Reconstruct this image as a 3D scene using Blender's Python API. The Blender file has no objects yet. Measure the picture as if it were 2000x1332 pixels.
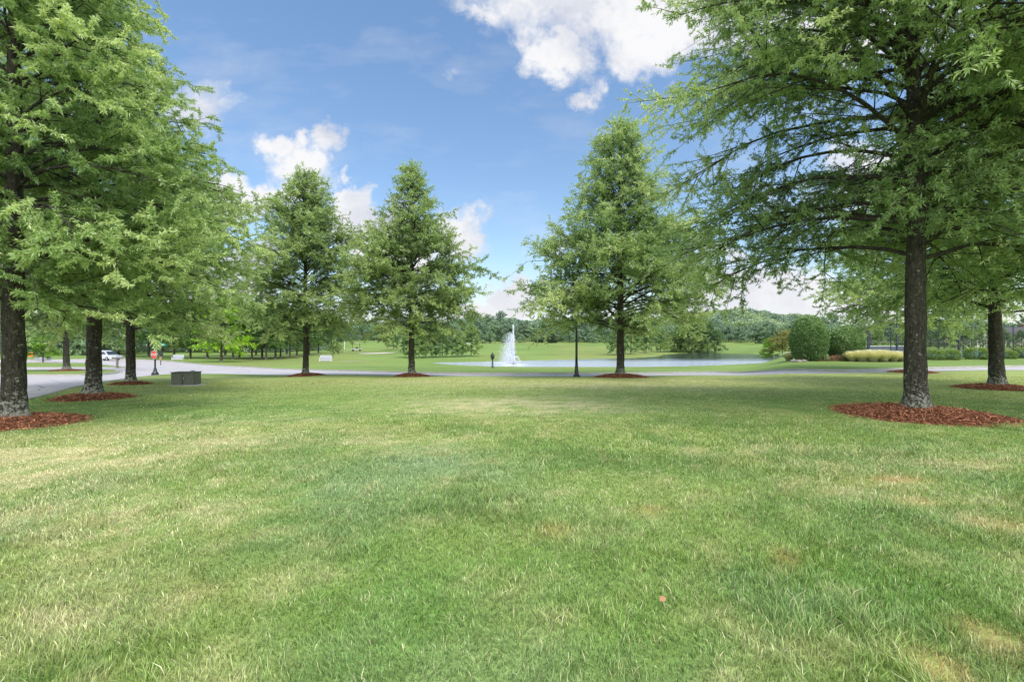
import bpy, math, random
import numpy as np
from mathutils import Vector, Matrix
from mathutils.geometry import delaunay_2d_cdt

scene = bpy.context.scene
COL = scene.collection
F = 950.0          # focal length in pixels of the 2000 px wide frame
CAMH = 1.6
HOR = 660.0
R = math.radians

# ------------------------------------------------------------------ helpers
def lin(c):
    return tuple(((v/255.0)/12.92 if v/255.0 <= .04045 else ((v/255.0+.055)/1.055)**2.4) for v in c)

def sstep(a, b, x):
    t = np.clip((x-a)/(b-a), 0, 1)
    return t*t*(3-2*t)

def hash2(ix, iy, seed):
    n = (ix.astype(np.int64)*374761393 + iy.astype(np.int64)*668265263 + seed*1442695041) & 0xffffffff
    n = ((n ^ (n >> 13))*1274126177) & 0xffffffff
    return ((n ^ (n >> 16)) & 0xffffff)/float(0xffffff)

def vnoise(x, y, seed=0):
    ix = np.floor(x); iy = np.floor(y)
    fx = x-ix; fy = y-iy
    fx = fx*fx*(3-2*fx); fy = fy*fy*(3-2*fy)
    a = hash2(ix, iy, seed); b = hash2(ix+1, iy, seed)
    c = hash2(ix, iy+1, seed); d = hash2(ix+1, iy+1, seed)
    return (a*(1-fx)+b*fx)*(1-fy)+(c*(1-fx)+d*fx)*fy

def fbm(x, y, seed=0, o=4):
    s = 0; a = .5; t = 0
    for k in range(o):
        s = s+a*vnoise(x*2**k+k*17.3, y*2**k-k*9.1, seed+k); t += a; a *= .5
    return s/t

def norm(v):
    return v/np.maximum(np.linalg.norm(v, axis=-1, keepdims=True), 1e-9)

def mesh_np(name, V, faces, mats, parent=None, col=None, smooth=False, matidx=None):
    """faces: list of (K,n) int arrays (different n allowed)"""
    me = bpy.data.meshes.new(name)
    V = np.asarray(V, dtype=np.float32)
    me.vertices.add(len(V)); me.vertices.foreach_set('co', V.ravel())
    if not isinstance(faces, (list, tuple)): faces = [faces]
    faces = [np.asarray(f, dtype=np.int32) for f in faces if len(f)]
    idx = np.concatenate([f.ravel() for f in faces])
    tot = np.concatenate([np.full(len(f), f.shape[1], dtype=np.int32) for f in faces])
    st = np.concatenate([[0], np.cumsum(tot)[:-1]]).astype(np.int32)
    me.loops.add(len(idx)); me.loops.foreach_set('vertex_index', idx)
    me.polygons.add(len(tot)); me.polygons.foreach_set('loop_start', st)
    try: me.polygons.foreach_set('loop_total', tot)
    except Exception: pass
    me.update(calc_edges=True)
    if not smooth:
        me.shade_flat()
    else:
        me.shade_smooth()
    if col is not None:
        a = me.color_attributes.new('Col', 'FLOAT_COLOR', 'POINT')
        c = np.ones((len(V), 4), dtype=np.float32); c[:, :3] = col
        a.data.foreach_set('color', c.ravel())
    for m in (mats if isinstance(mats, (list, tuple)) else [mats]): me.materials.append(m)
    if matidx is not None: me.polygons.foreach_set('material_index', np.asarray(matidx, dtype=np.int32))
    o = bpy.data.objects.new(name, me); COL.objects.link(o)
    if parent is not None: o.parent = parent
    return o

def tag(o, label=None, cat=None, group=None, kind=None):
    if label: o['label'] = label
    if cat: o['category'] = cat
    if group: o['group'] = group
    if kind: o['kind'] = kind
    return o

def empty(name, loc=(0, 0, 0), rz=0.0, label=None, cat=None, group=None):
    o = bpy.data.objects.new(name, None); COL.objects.link(o)
    o.empty_display_size = .3
    o.location = loc; o.rotation_euler = (0, 0, rz)
    return tag(o, label, cat, group)

def dup(root, loc, rz=0.0, sc=1.0, label=None, group=None):
    r = root.copy(); COL.objects.link(r); r.location = loc; r.rotation_euler = (0, 0, rz)
    r.scale = (sc, sc, sc) if not isinstance(sc, tuple) else sc
    if label: r['label'] = label
    if group: r['group'] = group
    for ch in list(root.children):
        c = ch.copy(); COL.objects.link(c); c.parent = r
        for g in list(ch.children):
            d = g.copy(); COL.objects.link(d); d.parent = c
    return r

class MB:
    """collects shapes into one mesh"""
    def __init__(s): s.V = []; s.F = {}; s.n = 0
    def add(s, V, Fs):
        V = np.asarray(V, float)
        for f in Fs: s.F.setdefault(len(f), []).append([i+s.n for i in f])
        s.V.append(V); s.n += len(V); return s
    def box(s, c, d, rz=0.0, taper=1.0):
        x, y, z = d[0]/2, d[1]/2, d[2]/2
        P = np.array([(-x, -y, -z), (x, -y, -z), (x, y, -z), (-x, y, -z), (-x*taper, -y*taper, z), (x*taper, -y*taper, z), (x*taper, y*taper, z), (-x*taper, y*taper, z)])
        if rz:
            cs, sn = math.cos(rz), math.sin(rz)
            P = np.stack([P[:, 0]*cs-P[:, 1]*sn, P[:, 0]*sn+P[:, 1]*cs, P[:, 2]], 1)
        return s.add(P+np.array(c), [(0, 3, 2, 1), (4, 5, 6, 7), (0, 1, 5, 4), (1, 2, 6, 5), (2, 3, 7, 6), (3, 0, 4, 7)])
    def tube(s, pts, rad, n=8, caps=True):
        pts = np.asarray(pts, float); m = len(pts)
        rad = np.broadcast_to(np.asarray(rad, float), (m,))
        V = []
        for i in range(m):
            t = pts[min(i+1, m-1)]-pts[max(i-1, 0)]; t = t/(np.linalg.norm(t)+1e-9)
            a = np.array((0, 0, 1.)) if abs(t[2]) < .9 else np.array((1., 0, 0))
            u = np.cross(t, a); u /= np.linalg.norm(u); w = np.cross(t, u)
            for k in range(n):
                q = 2*math.pi*k/n
                V.append(pts[i]+rad[i]*(math.cos(q)*u+math.sin(q)*w))
        Fs = []
        for i in range(m-1):
            for k in range(n):
                k2 = (k+1) % n
                Fs.append((i*n+k, i*n+k2, (i+1)*n+k2, (i+1)*n+k))
        if caps:
            Fs.append(tuple(range(n))); Fs.append(tuple((m-1)*n+k for k in range(n-1, -1, -1)))
        return s.add(V, Fs)
    def lathe(s, prof, c=(0, 0, 0), n=16):
        V = []
        for r, z in prof:
            for k in range(n):
                q = 2*math.pi*k/n; V.append((c[0]+r*math.cos(q), c[1]+r*math.sin(q), c[2]+z))
        Fs = []
        m = len(prof)
        for i in range(m-1):
            for k in range(n):
                k2 = (k+1) % n
                Fs.append((i*n+k, i*n+k2, (i+1)*n+k2, (i+1)*n+k))
        Fs.append(tuple(range(n-1, -1, -1))); Fs.append(tuple((m-1)*n+k for k in range(n)))
        return s.add(V, Fs)
    def prism(s, poly, y0, y1):
        """poly in xz extruded along y"""
        n = len(poly)
        V = [(p[0], y0, p[1]) for p in poly]+[(p[0], y1, p[1]) for p in poly]
        Fs = [tuple(range(n)), tuple(range(2*n-1, n-1, -1))]
        for k in range(n):
            k2 = (k+1) % n; Fs.append((k, k+n, k2+n, k2))
        return s.add(V, Fs)
    def build(s, name, mat, parent=None, smooth=False, bevel=0):
        o = mesh_np(name, np.concatenate(s.V), [np.array(f) for f in s.F.values()], mat, parent, smooth=False)
        if bevel:
            md = o.modifiers.new('bevel', 'BEVEL'); md.width = bevel; md.segments = 2
        if smooth:
            import bmesh
            bm = bmesh.new(); bm.from_mesh(o.data); bmesh.ops.recalc_face_normals(bm, faces=bm.faces)
            for f in bm.faces: f.smooth = len(f.verts) == 4
            bm.to_mesh(o.data); bm.free()
        return o

# ------------------------------------------------------------------ node helpers
def mat_new(name):
    m = bpy.data.materials.new(name); m.use_nodes = True
    nt = m.node_tree; nt.nodes.clear()
    out = nt.nodes.new('ShaderNodeOutputMaterial')
    return m, nt, out

def N(nt, t, ins=None, **kw):
    n = nt.nodes.new(t)
    for k, v in kw.items(): setattr(n, k, v)
    if ins:
        for k, v in ins.items():
            s = n.inputs[k]
            if hasattr(v, 'is_output') or isinstance(v, bpy.types.NodeSocket): nt.links.new(v, s)
            else: s.default_value = v
    return n

def ramp(nt, fac, stops):
    n = nt.nodes.new('ShaderNodeValToRGB'); nt.links.new(fac, n.inputs[0])
    e = n.color_ramp.elements
    while len(e) < len(stops): e.new(.5)
    for i, (p, c) in enumerate(stops):
        e[i].position = p; e[i].color = (*c, 1) if len(c) == 3 else c
    return n.outputs[0]

def noise(nt, vec, scale, detail=5, rough=.55, dist=0.0):
    n = N(nt, 'ShaderNodeTexNoise', {'Scale': scale, 'Detail': detail, 'Roughness': rough, 'Distortion': dist})
    if vec is not None: nt.links.new(vec, n.inputs['Vector'])
    return n.outputs[0]

def mixc(nt, fac, a, b, mode='MIX'):
    n = nt.nodes.new('ShaderNodeMix'); n.data_type = 'RGBA'; n.blend_type = mode
    for s, v in ((n.inputs[0], fac), (n.inputs[6], a), (n.inputs[7], b)):
        if isinstance(v, bpy.types.NodeSocket): nt.links.new(v, s)
        elif isinstance(v, (int, float)): s.default_value = v
        else: s.default_value = (*v, 1)
    return n.outputs[2]

def math_(nt, op, a, b=0.0, clamp=False):
    n = nt.nodes.new('ShaderNodeMath'); n.operation = op; n.use_clamp = clamp
    for s, v in ((n.inputs[0], a), (n.inputs[1], b)):
        if isinstance(v, bpy.types.NodeSocket): nt.links.new(v, s)
        else: s.default_value = v
    return n.outputs[0]

def obj_vec(nt): return N(nt, 'ShaderNodeTexCoord').outputs['Object']
def pos_vec(nt): return N(nt, 'ShaderNodeNewGeometry').outputs['Position']

def simple(name, c, rough=.6, metal=0.0, var=.15, nscale=8.0, bump=.0, spec=.5):
    m, nt, out = mat_new(name)
    v = obj_vec(nt)
    nz = noise(nt, v, nscale, 6, .6)
    colr = ramp(nt, nz, [(.3, tuple(x*(1-var) for x in c)), (.7, tuple(min(1, x*(1+var)) for x in c))])
    p = N(nt, 'ShaderNodeBsdfPrincipled', {'Base Color': colr, 'Roughness': rough, 'Metallic': metal, 'Specular IOR Level': spec})
    if bump:
        b = N(nt, 'ShaderNodeBump', {'Height': noise(nt, v, nscale*4, 4), 'Strength': bump, 'Distance': .02}); nt.links.new(b.outputs[0], p.inputs['Normal'])
    nt.links.new(p.outputs[0], out.inputs[0]); return m

# ------------------------------------------------------------------ terrain
def interp(y, pts):
    return np.interp(y, [p[0] for p in pts], [p[1] for p in pts])
PC = [(0, 0), (7, 0), (17, -.24), (27, -.55), (34, -.84), (48, -1.45), (62, -2.0), (90, -1.95), (130, -1.5), (180, -.7), (215, -.3), (300, 1.5), (520, 15), (900, 18)]
PR = [(0, 0), (7, 0), (17, -.25), (31, -.48), (44, -.40), (80, -.5), (180, -.2), (300, 1.5), (520, 15), (900, 18)]
PL = [(0, 0), (7, 0), (20, -.38), (36, -1.1), (50, -1.6), (80, -2.2), (120, -2.4), (180, -1.5), (300, 1.5), (520, 15), (900, 18)]

def T0(x, y):
    x = np.asarray(x, float); y = np.asarray(y, float)
    ys = np.maximum(y, 0)
    u = x/np.maximum(y, 4.0)
    def sm(P):
        return (interp(ys-1.5, P)+interp(ys, P)*2+interp(ys+1.5, P))/4
    z = sm(PC)
    wr = sstep(.46, .60, u); wl = sstep(-.30, -.52, u)*1.0
    z = z*(1-wr-wl)+sm(PR)*wr+sm(PL)*wl
    z = z+(fbm(x*.05, y*.05, 5, 3)-.5)*.9*sstep(90, 160, y)
    # mounds of the golf course beyond the pond, left
    z = z+1.0*np.exp(-((x+19)/16)**2-((y-112)/16)**2)+1.4*np.exp(-((x+50)/14)**2-((y-165)/20)**2)
    return z

def segs_dist(px, py, poly, closed=True):
    P = np.asarray(poly, float); Q = np.roll(P, -1, 0) if closed else P[1:]
    if not closed: P = P[:-1]
    best = np.full(px.shape, 1e9)
    for (ax, ay), (bx, by) in zip(P, Q):
        dx, dy = bx-ax, by-ay; L = dx*dx+dy*dy+1e-12
        t = np.clip(((px-ax)*dx+(py-ay)*dy)/L, 0, 1)
        d = (px-ax-t*dx)**2+(py-ay-t*dy)**2
        best = np.minimum(best, d)
    return np.sqrt(best)

def inside(px, py, poly):
    P = np.asarray(poly, float); res = np.zeros(px.shape, bool)
    j = len(P)-1
    for i in range(len(P)):
        xi, yi = P[i]; xj, yj = P[j]
        c = ((yi > py) != (yj > py)) & (px < (xj-xi)*(py-yi)/(yj-yi+1e-12)+xi)
        res ^= c; j = i
    return res

def sdf(px, py, poly):
    d = segs_dist(px, py, poly); return np.where(inside(px, py, poly), -d, d)

WATER = -2.15
def at_plane(px, py, z):
    Y = (CAMH-z)*F/(py-HOR); return ((px-1000)/F*Y, Y)

POND = [at_plane(a, b, WATER) for a, b in [(835, 709.0), (890, 713.5), (960, 716), (1060, 717), (1180, 717), (1300, 716.5), (1400, 714), (1480, 710), (1538, 706), (1545, 700), (1520, 694), (1490, 691.5), (1420, 690), (1340, 690), (1300, 692), (1285, 696), (1250, 699), (1200, 700), (1100, 702.5), (1040, 704), (1000, 705), (960, 706), (900, 707.6), (860, 707.4)]]
def chaikin(P, n=2):
    P = [tuple(p) for p in P]
    for _ in range(n):
        Q = []
        for i in range(len(P)):
            a = P[i]; b = P[(i+1) % len(P)]
            Q += [(a[0]*.75+b[0]*.25, a[1]*.75+b[1]*.25), (a[0]*.25+b[0]*.75, a[1]*.25+b[1]*.75)]
        P = Q
    return P
POND = chaikin(POND, 2)

def T1(x, y):
    """terrain with the pond basin, before the road is cut"""
    z = T0(x, y)
    x = np.asarray(x, float); y = np.asarray(y, float)
    d = sdf(x, y, POND)
    k = sstep(0, 9, d)
    zb = (WATER+.04)*(1-k)+z*k
    zb = np.where(d < 0, WATER+.04-1.2*sstep(0, 2.2, -d), zb)
    zb = np.where((d >= 0) & (d < 3), zb+.02*sstep(0, .8, d)*(1-sstep(.8, 3, d)), zb)
    return zb

def at(px, py, z_off=0.0):
    """ground point seen at that direction from the tripod (ray march)"""
    u = (px-1000)/F; s = (py-HOR)/F
    Y = np.concatenate([np.arange(1, 60, .05), np.arange(60, 400, .2)])
    h = CAMH-s*Y; t = T1(u*Y, Y)+z_off
    k = np.argmax(h <= t) if np.any(h <= t) else len(Y)-1
    return float(u*Y[k]), float(Y[k])

def gz(x, y): return float(T1(np.array([x]), np.array([y]))[0])
def P3(px, py, zo=0.0):
    x, y = at(px, py); return (x, y, gz(x, y)+zo)
def AT(px, Y):
    x = (px-1000)/F*Y; return (x, Y, gz(x, Y))

# road outline, one polygon
def catm(P, step=.7):
    """Catmull-Rom resample open polyline"""
    P = np.asarray(P, float); out = []
    for i in range(len(P)-1):
        p0 = P[max(i-1, 0)]; p1 = P[i]; p2 = P[i+1]; p3 = P[min(i+2, len(P)-1)]
        n = max(1, int(np.linalg.norm(p2-p1)/step))
        for k in range(n):
            t = k/n
            out.append(.5*((2*p1)+(-p0+p2)*t+(2*p0-5*p1+4*p2-p3)*t*t+(-p0+3*p1-3*p2+p3)*t**3))
    out.append(P[-1]); return [tuple(p) for p in out]
near_edge = [(95, 33), (60, 31.5), (40, 29.5)]+[at(a, b) for a, b in [(1960, 722.8), (1800, 725.5), (1600, 729.5), (1400, 733), (1212, 734.6), (1000, 734.8), (800, 734), (620, 732), (450, 730.5), (340, 730.5), (290, 734), (240, 740), (150, 754), (60, 777)]]+[(-11.6, 9), (-10.6, 4), (-10.2, -8)]
left_side = [(-24, -8), (-30, 8), (-40, 20)]
med = [at(a, b) for a, b in [(-150, 731.5), (0, 731.5), (120, 731.5), (190, 730.5), (222, 727.5), (232, 724.8), (222, 722.4), (160, 722), (0, 722), (-150, 722)]]
isl = [at(a, b) for a, b in [(-150, 717), (0, 717), (130, 717), (215, 717), (243, 717.6), (248, 716.4), (225, 714.4), (200, 712), (165, 709), (100, 708.2), (0, 708), (-200, 707)]]
far_edge = [at(a, b) for a, b in [(-200, 702.5), (0, 702.5), (100, 702), (170, 701), (225, 700.3), (270, 701.5), (330, 705), (400, 711.5), (500, 717), (620, 721.8), (800, 726.3), (1000, 728.4), (1212, 727.8), (1400, 725.6), (1600, 721.8), (1800, 717.6), (1960, 714.3)]]+[(42, 36.5), (62, 39), (95, 41)]
EDGES = [catm(near_edge), catm(med), catm(isl), catm(far_edge, .9)]
ROAD = EDGES[0]+left_side+EDGES[1]+EDGES[2]+EDGES[3]

def road_cut(x, y):
    near = (y > -10) & (y < 140) & (np.abs(x) < 130)
    d = np.full(np.shape(x), 50.0)
    d[near] = sdf(x[near], y[near], ROAD)
    return d

# ------------------------------------------------------------------ lawn colours shared by soil sheet and blades
GREEN_A = np.array(lin((150, 178, 92))); GREEN_B = np.array(lin((130, 164, 84))); BLUEG = np.array(lin((156, 182, 134)))
LUSHC = np.array(lin((126, 172, 70)))
STRAW = np.array(lin((226, 214, 168))); YEL = np.array(lin((194, 196, 120))); BROWN = np.array(lin((214, 166, 112)))
def patch(px, py, rx, ry):
    x, y = at(px, py); y1 = at(px, py+ry)[1]; y0 = at(px, py-ry)[1]
    return (x, y, rx*y/F, max(.12, (y0-y1)/2))
DRY = [(patch(*p[:4]), p[4]) for p in [(80, 905, 260, 55, .85), (430, 868, 170, 22, .6), (260, 850, 200, 25, .45), (1000, 790, 220, 16, .8), (880, 800, 120, 12, .5), (1180, 752, 260, 8, .6), (1350, 745, 260, 6, .4), (900, 745, 200, 6, .35),
    (90, 1000, 180, 40, .5), (300, 1010, 120, 40, .5), (200, 1150, 150, 60, .35), (120, 1230, 90, 50, .4), (1560, 940, 140, 22, .45), (1750, 960, 120, 25, .35), (1860, 905, 160, 20, .4), (440, 942, 60, 10, .5), (760, 860, 200, 20, .3), (1200, 960, 150, 20, .3),
    (600, 830, 130, 15, .3), (1950, 1030, 80, 25, .4), (1500, 880, 200, 12, .3)]]
BARE = [(patch(*p[:4]), p[4]) for p in [(1897, 1243, 34, 26, 1.0), (1835, 1308, 32, 18, 1.0), (1080, 1045, 30, 14, .5), (1965, 1035, 60, 12, .5), (1750, 940, 60, 8, .5), (1780, 985, 40, 8, .35), (380, 1145, 40, 20, .3), (1540, 1090, 18, 8, .5), (1280, 995, 30, 7, .4)]]
LUSH = [(patch(*p[:4]), p[4]) for p in [(520, 1230, 380, 110, .8), (1300, 1230, 300, 90, .8), (1650, 1130, 200, 60, .6), (900, 1130, 200, 50, .4), (640, 960, 90, 40, .6), (300, 1060, 80, 50, .4), (1200, 1060, 120, 40, .5), (950, 850, 150, 20, .4), (560, 790, 200, 14, .4), (700, 765, 200, 8, .4), (1500, 800, 200, 20, .5)]]
BLUE = [(patch(*p[:4]), p[4]) for p in [(800, 930, 200, 90, .8), (640, 1080, 200, 60, .4), (1000, 1000, 300, 80, .5), (1600, 1150, 200, 50, .4), (1100, 1250, 160, 50, .3)]]
def blobs(x, y, L):
    r = np.zeros_like(x)
    wx = x+(fbm(x*1.1, y*.8, 31, 3)-.5)*1.6; wy = y+(fbm(x*1.1+9, y*.8, 47, 3)-.5)*1.6
    for (cx, cy, rx, ry), a in L:
        k = 1.0 if rx > .4 else .15
        xx = x+(wx-x)*k; yy = y+(wy-y)*k
        r = np.maximum(r, a*np.exp(-((xx-cx)/rx)**2-((yy-cy)/ry)**2))
    return r
def lawn_col(x, y):
    n1 = fbm(x*.35, y*.35, 1, 4); n2 = fbm(x*1.3, y*1.3, 2, 4); n3 = fbm(x*4.0, y*4.0, 3, 3)
    c = GREEN_A+(GREEN_B-GREEN_A)*sstep(.35, .65, n2)[..., None]
    b = np.clip(blobs(x, y, BLUE)+(fbm(x*.5+40, y*.5, 8, 3)-.55)*1.2, 0, 1)[..., None]
    c = c+(BLUEG-c)*b*.8
    lu = np.clip(blobs(x, y, LUSH)*sstep(.25, .6, n3*.5+n2*.5)*1.2, 0, 1)[..., None]
    c = c+(LUSHC-c)*lu*.85
    yl = sstep(.42, .70, n1*.6+n3*.4)[..., None]*.42
    yl = np.maximum(yl, (sstep(11, 22, y)*.62)[..., None]*(.6+.4*n2[..., None]))
    c = c+(YEL-c)*yl
    d = blobs(x, y, DRY)
    d = np.clip(d*1.25*sstep(.30, .62, n3*.55+n2*.45)+.25*sstep(.62, .75, n3), 0, 1)[..., None]
    c = c+(STRAW-c)*d*.8
    br = blobs(x, y, BARE)[..., None]
    c = c+(BROWN-c)*np.clip(br*1.3, 0, 1)
    # brighter even turf beyond the road
    f = sstep(28, 34, y)[..., None]
    turf = np.array(lin((134, 160, 82)))*(.66+.62*fbm(x*.12, y*.16, 9, 4))[..., None]
    turf = turf+(np.array(lin((150, 156, 88)))-turf)*(.6*sstep(.5, .7, fbm(x*.06, y*.03, 19, 4)))[..., None]
    c = c*(1-f)+turf*f
    g_ = c.mean(-1, keepdims=True)
    c = g_+(c-g_)*.93
    return np.clip(c*.95, 0, 1)

# ------------------------------------------------------------------ materials
def m_ground():
    m, nt, out = mat_new('grass_ground')
    a = N(nt, 'ShaderNodeAttribute', attribute_name='Col').outputs['Color']
    v = pos_vec(nt)
    n1 = noise(nt, v, 9, 6, .7); n2 = noise(nt, v, 60, 3, .7)
    k = ramp(nt, n1, [(.25, (.62, .62, .60)), (.75, (1.3, 1.28, 1.2))])
    k2 = ramp(nt, n2, [(.25, (.6, .6, .6)), (.75, (1.35, 1.35, 1.3))])
    c = mixc(nt, 1.0, a, k, 'MULTIPLY'); c = mixc(nt, 1.0, c, k2, 'MULTIPLY')
    p = N(nt, 'ShaderNodeBsdfPrincipled', {'Base Color': c, 'Roughness': .9, 'Specular IOR Level': .15})
    b = N(nt, 'ShaderNodeBump', {'Height': noise(nt, v, 25, 5, .7), 'Strength': .6, 'Distance': .06}); nt.links.new(b.outputs[0], p.inputs['Normal'])
    nt.links.new(p.outputs[0], out.inputs[0]); return m

def m_leaf(name, tint=(1, 1, 1), trans=.38, rnd=.0, gain=1.0, haze=None):
    m, nt, out = mat_new(name)
    a = N(nt, 'ShaderNodeAttribute', attribute_name='Col').outputs['Color']
    c = mixc(nt, 1.0, a, tuple(t*gain for t in tint), 'MULTIPLY')
    if rnd:
        oi = N(nt, 'ShaderNodeObjectInfo').outputs['Random']
        k = ramp(nt, oi, [(0, (1-rnd*.6, 1-rnd*.5, 1-rnd*.2)), (.5, (1, 1, 1)), (1, (1+rnd*.9, 1+rnd*.55, 1+rnd*.1))])
        c = mixc(nt, 1.0, c, k, 'MULTIPLY')
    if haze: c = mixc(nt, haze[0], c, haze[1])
    c2 = mixc(nt, 1.0, c, (1.25, 1.2, .7), 'MULTIPLY')
    p = N(nt, 'ShaderNodeBsdfPrincipled', {'Base Color': c, 'Roughness': .38, 'Specular IOR Level': .55})
    t = N(nt, 'ShaderNodeBsdfTranslucent', {'Color': c2})
    mx = N(nt, 'ShaderNodeMixShader', {0: trans}); nt.links.new(p.outputs[0], mx.inputs[1]); nt.links.new(t.outputs[0], mx.inputs[2])
    nt.links.new(mx.outputs[0], out.inputs[0]); return m

def m_bark(name='bark', dark=1.0):
    m, nt, out = mat_new(name)
    v = obj_vec(nt)
    mp = N(nt, 'ShaderNodeMapping', {'Vector': v, 'Scale': (1, 1, .22)}).outputs[0]
    n1 = noise(nt, mp, 26, 8, .7, .8); n2 = noise(nt, v, 7, 6, .65)
    n3 = noise(nt, v, 13, 6, .8, .6)
    c = ramp(nt, n1, [(.30, tuple(dark*x for x in (.010, .009, .008))), (.55, tuple(dark*x for x in (.065, .058, .048))), (.78, tuple(dark*x for x in (.20, .185, .16)))])
    c = mixc(nt, ramp(nt, n2, [(.42, (0, 0, 0)), (.7, (.55, .55, .55))]), c, tuple(dark*x for x in (.085, .088, .05)))
    # pale lichen specks, thick near the foot
    sp = N(nt, 'ShaderNodeSeparateXYZ', {0: v}).outputs[2]
    low = ramp(nt, sp, [(0, (.64, .64, .64)), (.40, (.53, .53, .53)), (1, (.47, .47, .47))])
    l = math_(nt, 'ADD', n3, math_(nt, 'SUBTRACT', low, .5))
    lm = ramp(nt, l, [(.56, (0, 0, 0)), (.61, (1, 1, 1))])
    c = mixc(nt, math_(nt, 'MULTIPLY', lm, .75), c, (.42, .44, .36))
    p = N(nt, 'ShaderNodeBsdfPrincipled', {'Base Color': c, 'Roughness': .95, 'Specular IOR Level': .1})
    b = N(nt, 'ShaderNodeBump', {'Height': n1, 'Strength': 1.0, 'Distance': .04}); nt.links.new(b.outputs[0], p.inputs['Normal'])
    nt.links.new(p.outputs[0], out.inputs[0]); return m

def m_road():
    m, nt, out = mat_new('pavement')
    v = pos_vec(nt)
    c = ramp(nt, noise(nt, v, .6, 6, .6), [(.3, (.44, .405, .40)), (.7, (.55, .51, .50))])
    c = mixc(nt, 1.0, c, ramp(nt, noise(nt, v, 60, 3, .7), [(.3, (.8, .8, .8)), (.7, (1.2, 1.2, 1.2))]), 'MULTIPLY')
    cr = N(nt, 'ShaderNodeTexVoronoi', {'Vector': v, 'Scale': .22}, feature='DISTANCE_TO_EDGE').outputs[0]
    c = mixc(nt, ramp(nt, cr, [(0, (.6, .6, .6)), (.012, (0, 0, 0))]), c, (.12, .11, .11))
    p = N(nt, 'ShaderNodeBsdfPrincipled', {'Base Color': c, 'Roughness': .85})
    nt.links.new(p.outputs[0], out.inputs[0]); return m

def m_mulch():
    m, nt, out = mat_new('mulch')
    a = N(nt, 'ShaderNodeAttribute', attribute_name='Col').outputs['Color']
    v = pos_vec(nt)
    c = mixc(nt, 1.0, a, ramp(nt, noise(nt, v, 35, 5, .75), [(.3, (.45, .42, .40)), (.7, (1.4, 1.35, 1.3))]), 'MULTIPLY')
    p = N(nt, 'ShaderNodeBsdfPrincipled', {'Base Color': c, 'Roughness': .95, 'Specular IOR Level': .1})
    b = N(nt, 'ShaderNodeBump', {'Height': noise(nt, v, 45, 4, .7), 'Strength': 1, 'Distance': .03}); nt.links.new(b.outputs[0], p.inputs['Normal'])
    nt.links.new(p.outputs[0], out.inputs[0]); return m

def m_water():
    m, nt, out = mat_new('water')
    v = pos_vec(nt)
    mp = N(nt, 'ShaderNodeMapping', {'Vector': v, 'Scale': (.6, 2.0, 1)}).outputs[0]
    yp = N(nt, 'ShaderNodeSeparateXYZ', {0: v}).outputs[1]
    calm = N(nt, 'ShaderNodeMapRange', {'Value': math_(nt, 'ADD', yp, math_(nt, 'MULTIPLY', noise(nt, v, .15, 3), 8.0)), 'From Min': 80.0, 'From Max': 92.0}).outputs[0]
    bc = mixc(nt, calm, (.58, .62, .70), (.05, .07, .06))  # near water: bright sky reflection put into a pale base colour
    p = N(nt, 'ShaderNodeBsdfPrincipled', {'Base Color': bc, 'Roughness': .10, 'IOR': 1.33, 'Specular IOR Level': 1.0})
    b = N(nt, 'ShaderNodeBump', {'Height': noise(nt, mp, 2.2, 4, .6), 'Strength': N(nt, 'ShaderNodeMapRange', {'Value': calm, 'To Min': .9, 'To Max': .12}).outputs[0], 'Distance': .12}); nt.links.new(b.outputs[0], p.inputs['Normal'])
    nt.links.new(p.outputs[0], out.inputs[0]); return m

def m_spray(alpha):
    m, nt, out = mat_new('spray')
    d = N(nt, 'ShaderNodeBsdfDiffuse', {'Color': (.95, .96, 1, 1)}); t = N(nt, 'ShaderNodeBsdfTranslucent', {'Color': (.95, .96, 1, 1)})
    mx = N(nt, 'ShaderNodeMixShader', {0: .5}); nt.links.new(d.outputs[0], mx.inputs[1]); nt.links.new(t.outputs[0], mx.inputs[2])
    tr = N(nt, 'ShaderNodeBsdfTransparent'); m2 = N(nt, 'ShaderNodeMixShader', {0: alpha}); nt.links.new(tr.outputs[0], m2.inputs[1]); nt.links.new(mx.outputs[0], m2.inputs[2])
    nt.links.new(m2.outputs[0], out.inputs[0]); return m

def m_glass():
    m, nt, out = mat_new('window_glass')
    p = N(nt, 'ShaderNodeBsdfPrincipled', {'Base Color': (.03, .04, .05, 1), 'Roughness': .05, 'Specular IOR Level': .8})
    nt.links.new(p.outputs[0], out.inputs[0]); return m

def m_brick():
    m, nt, out = mat_new('brick')
    b = N(nt, 'ShaderNodeTexBrick', {'Vector': obj_vec(nt), 'Color1': (.30, .10, .07, 1), 'Color2': (.22, .08, .06, 1), 'Mortar': (.35, .32, .30, 1), 'Scale': 4.0})
    p = N(nt, 'ShaderNodeBsdfPrincipled', {'Base Color': b.outputs[0], 'Roughness': .9})
    nt.links.new(p.outputs[0], out.inputs[0]); return m

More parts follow.
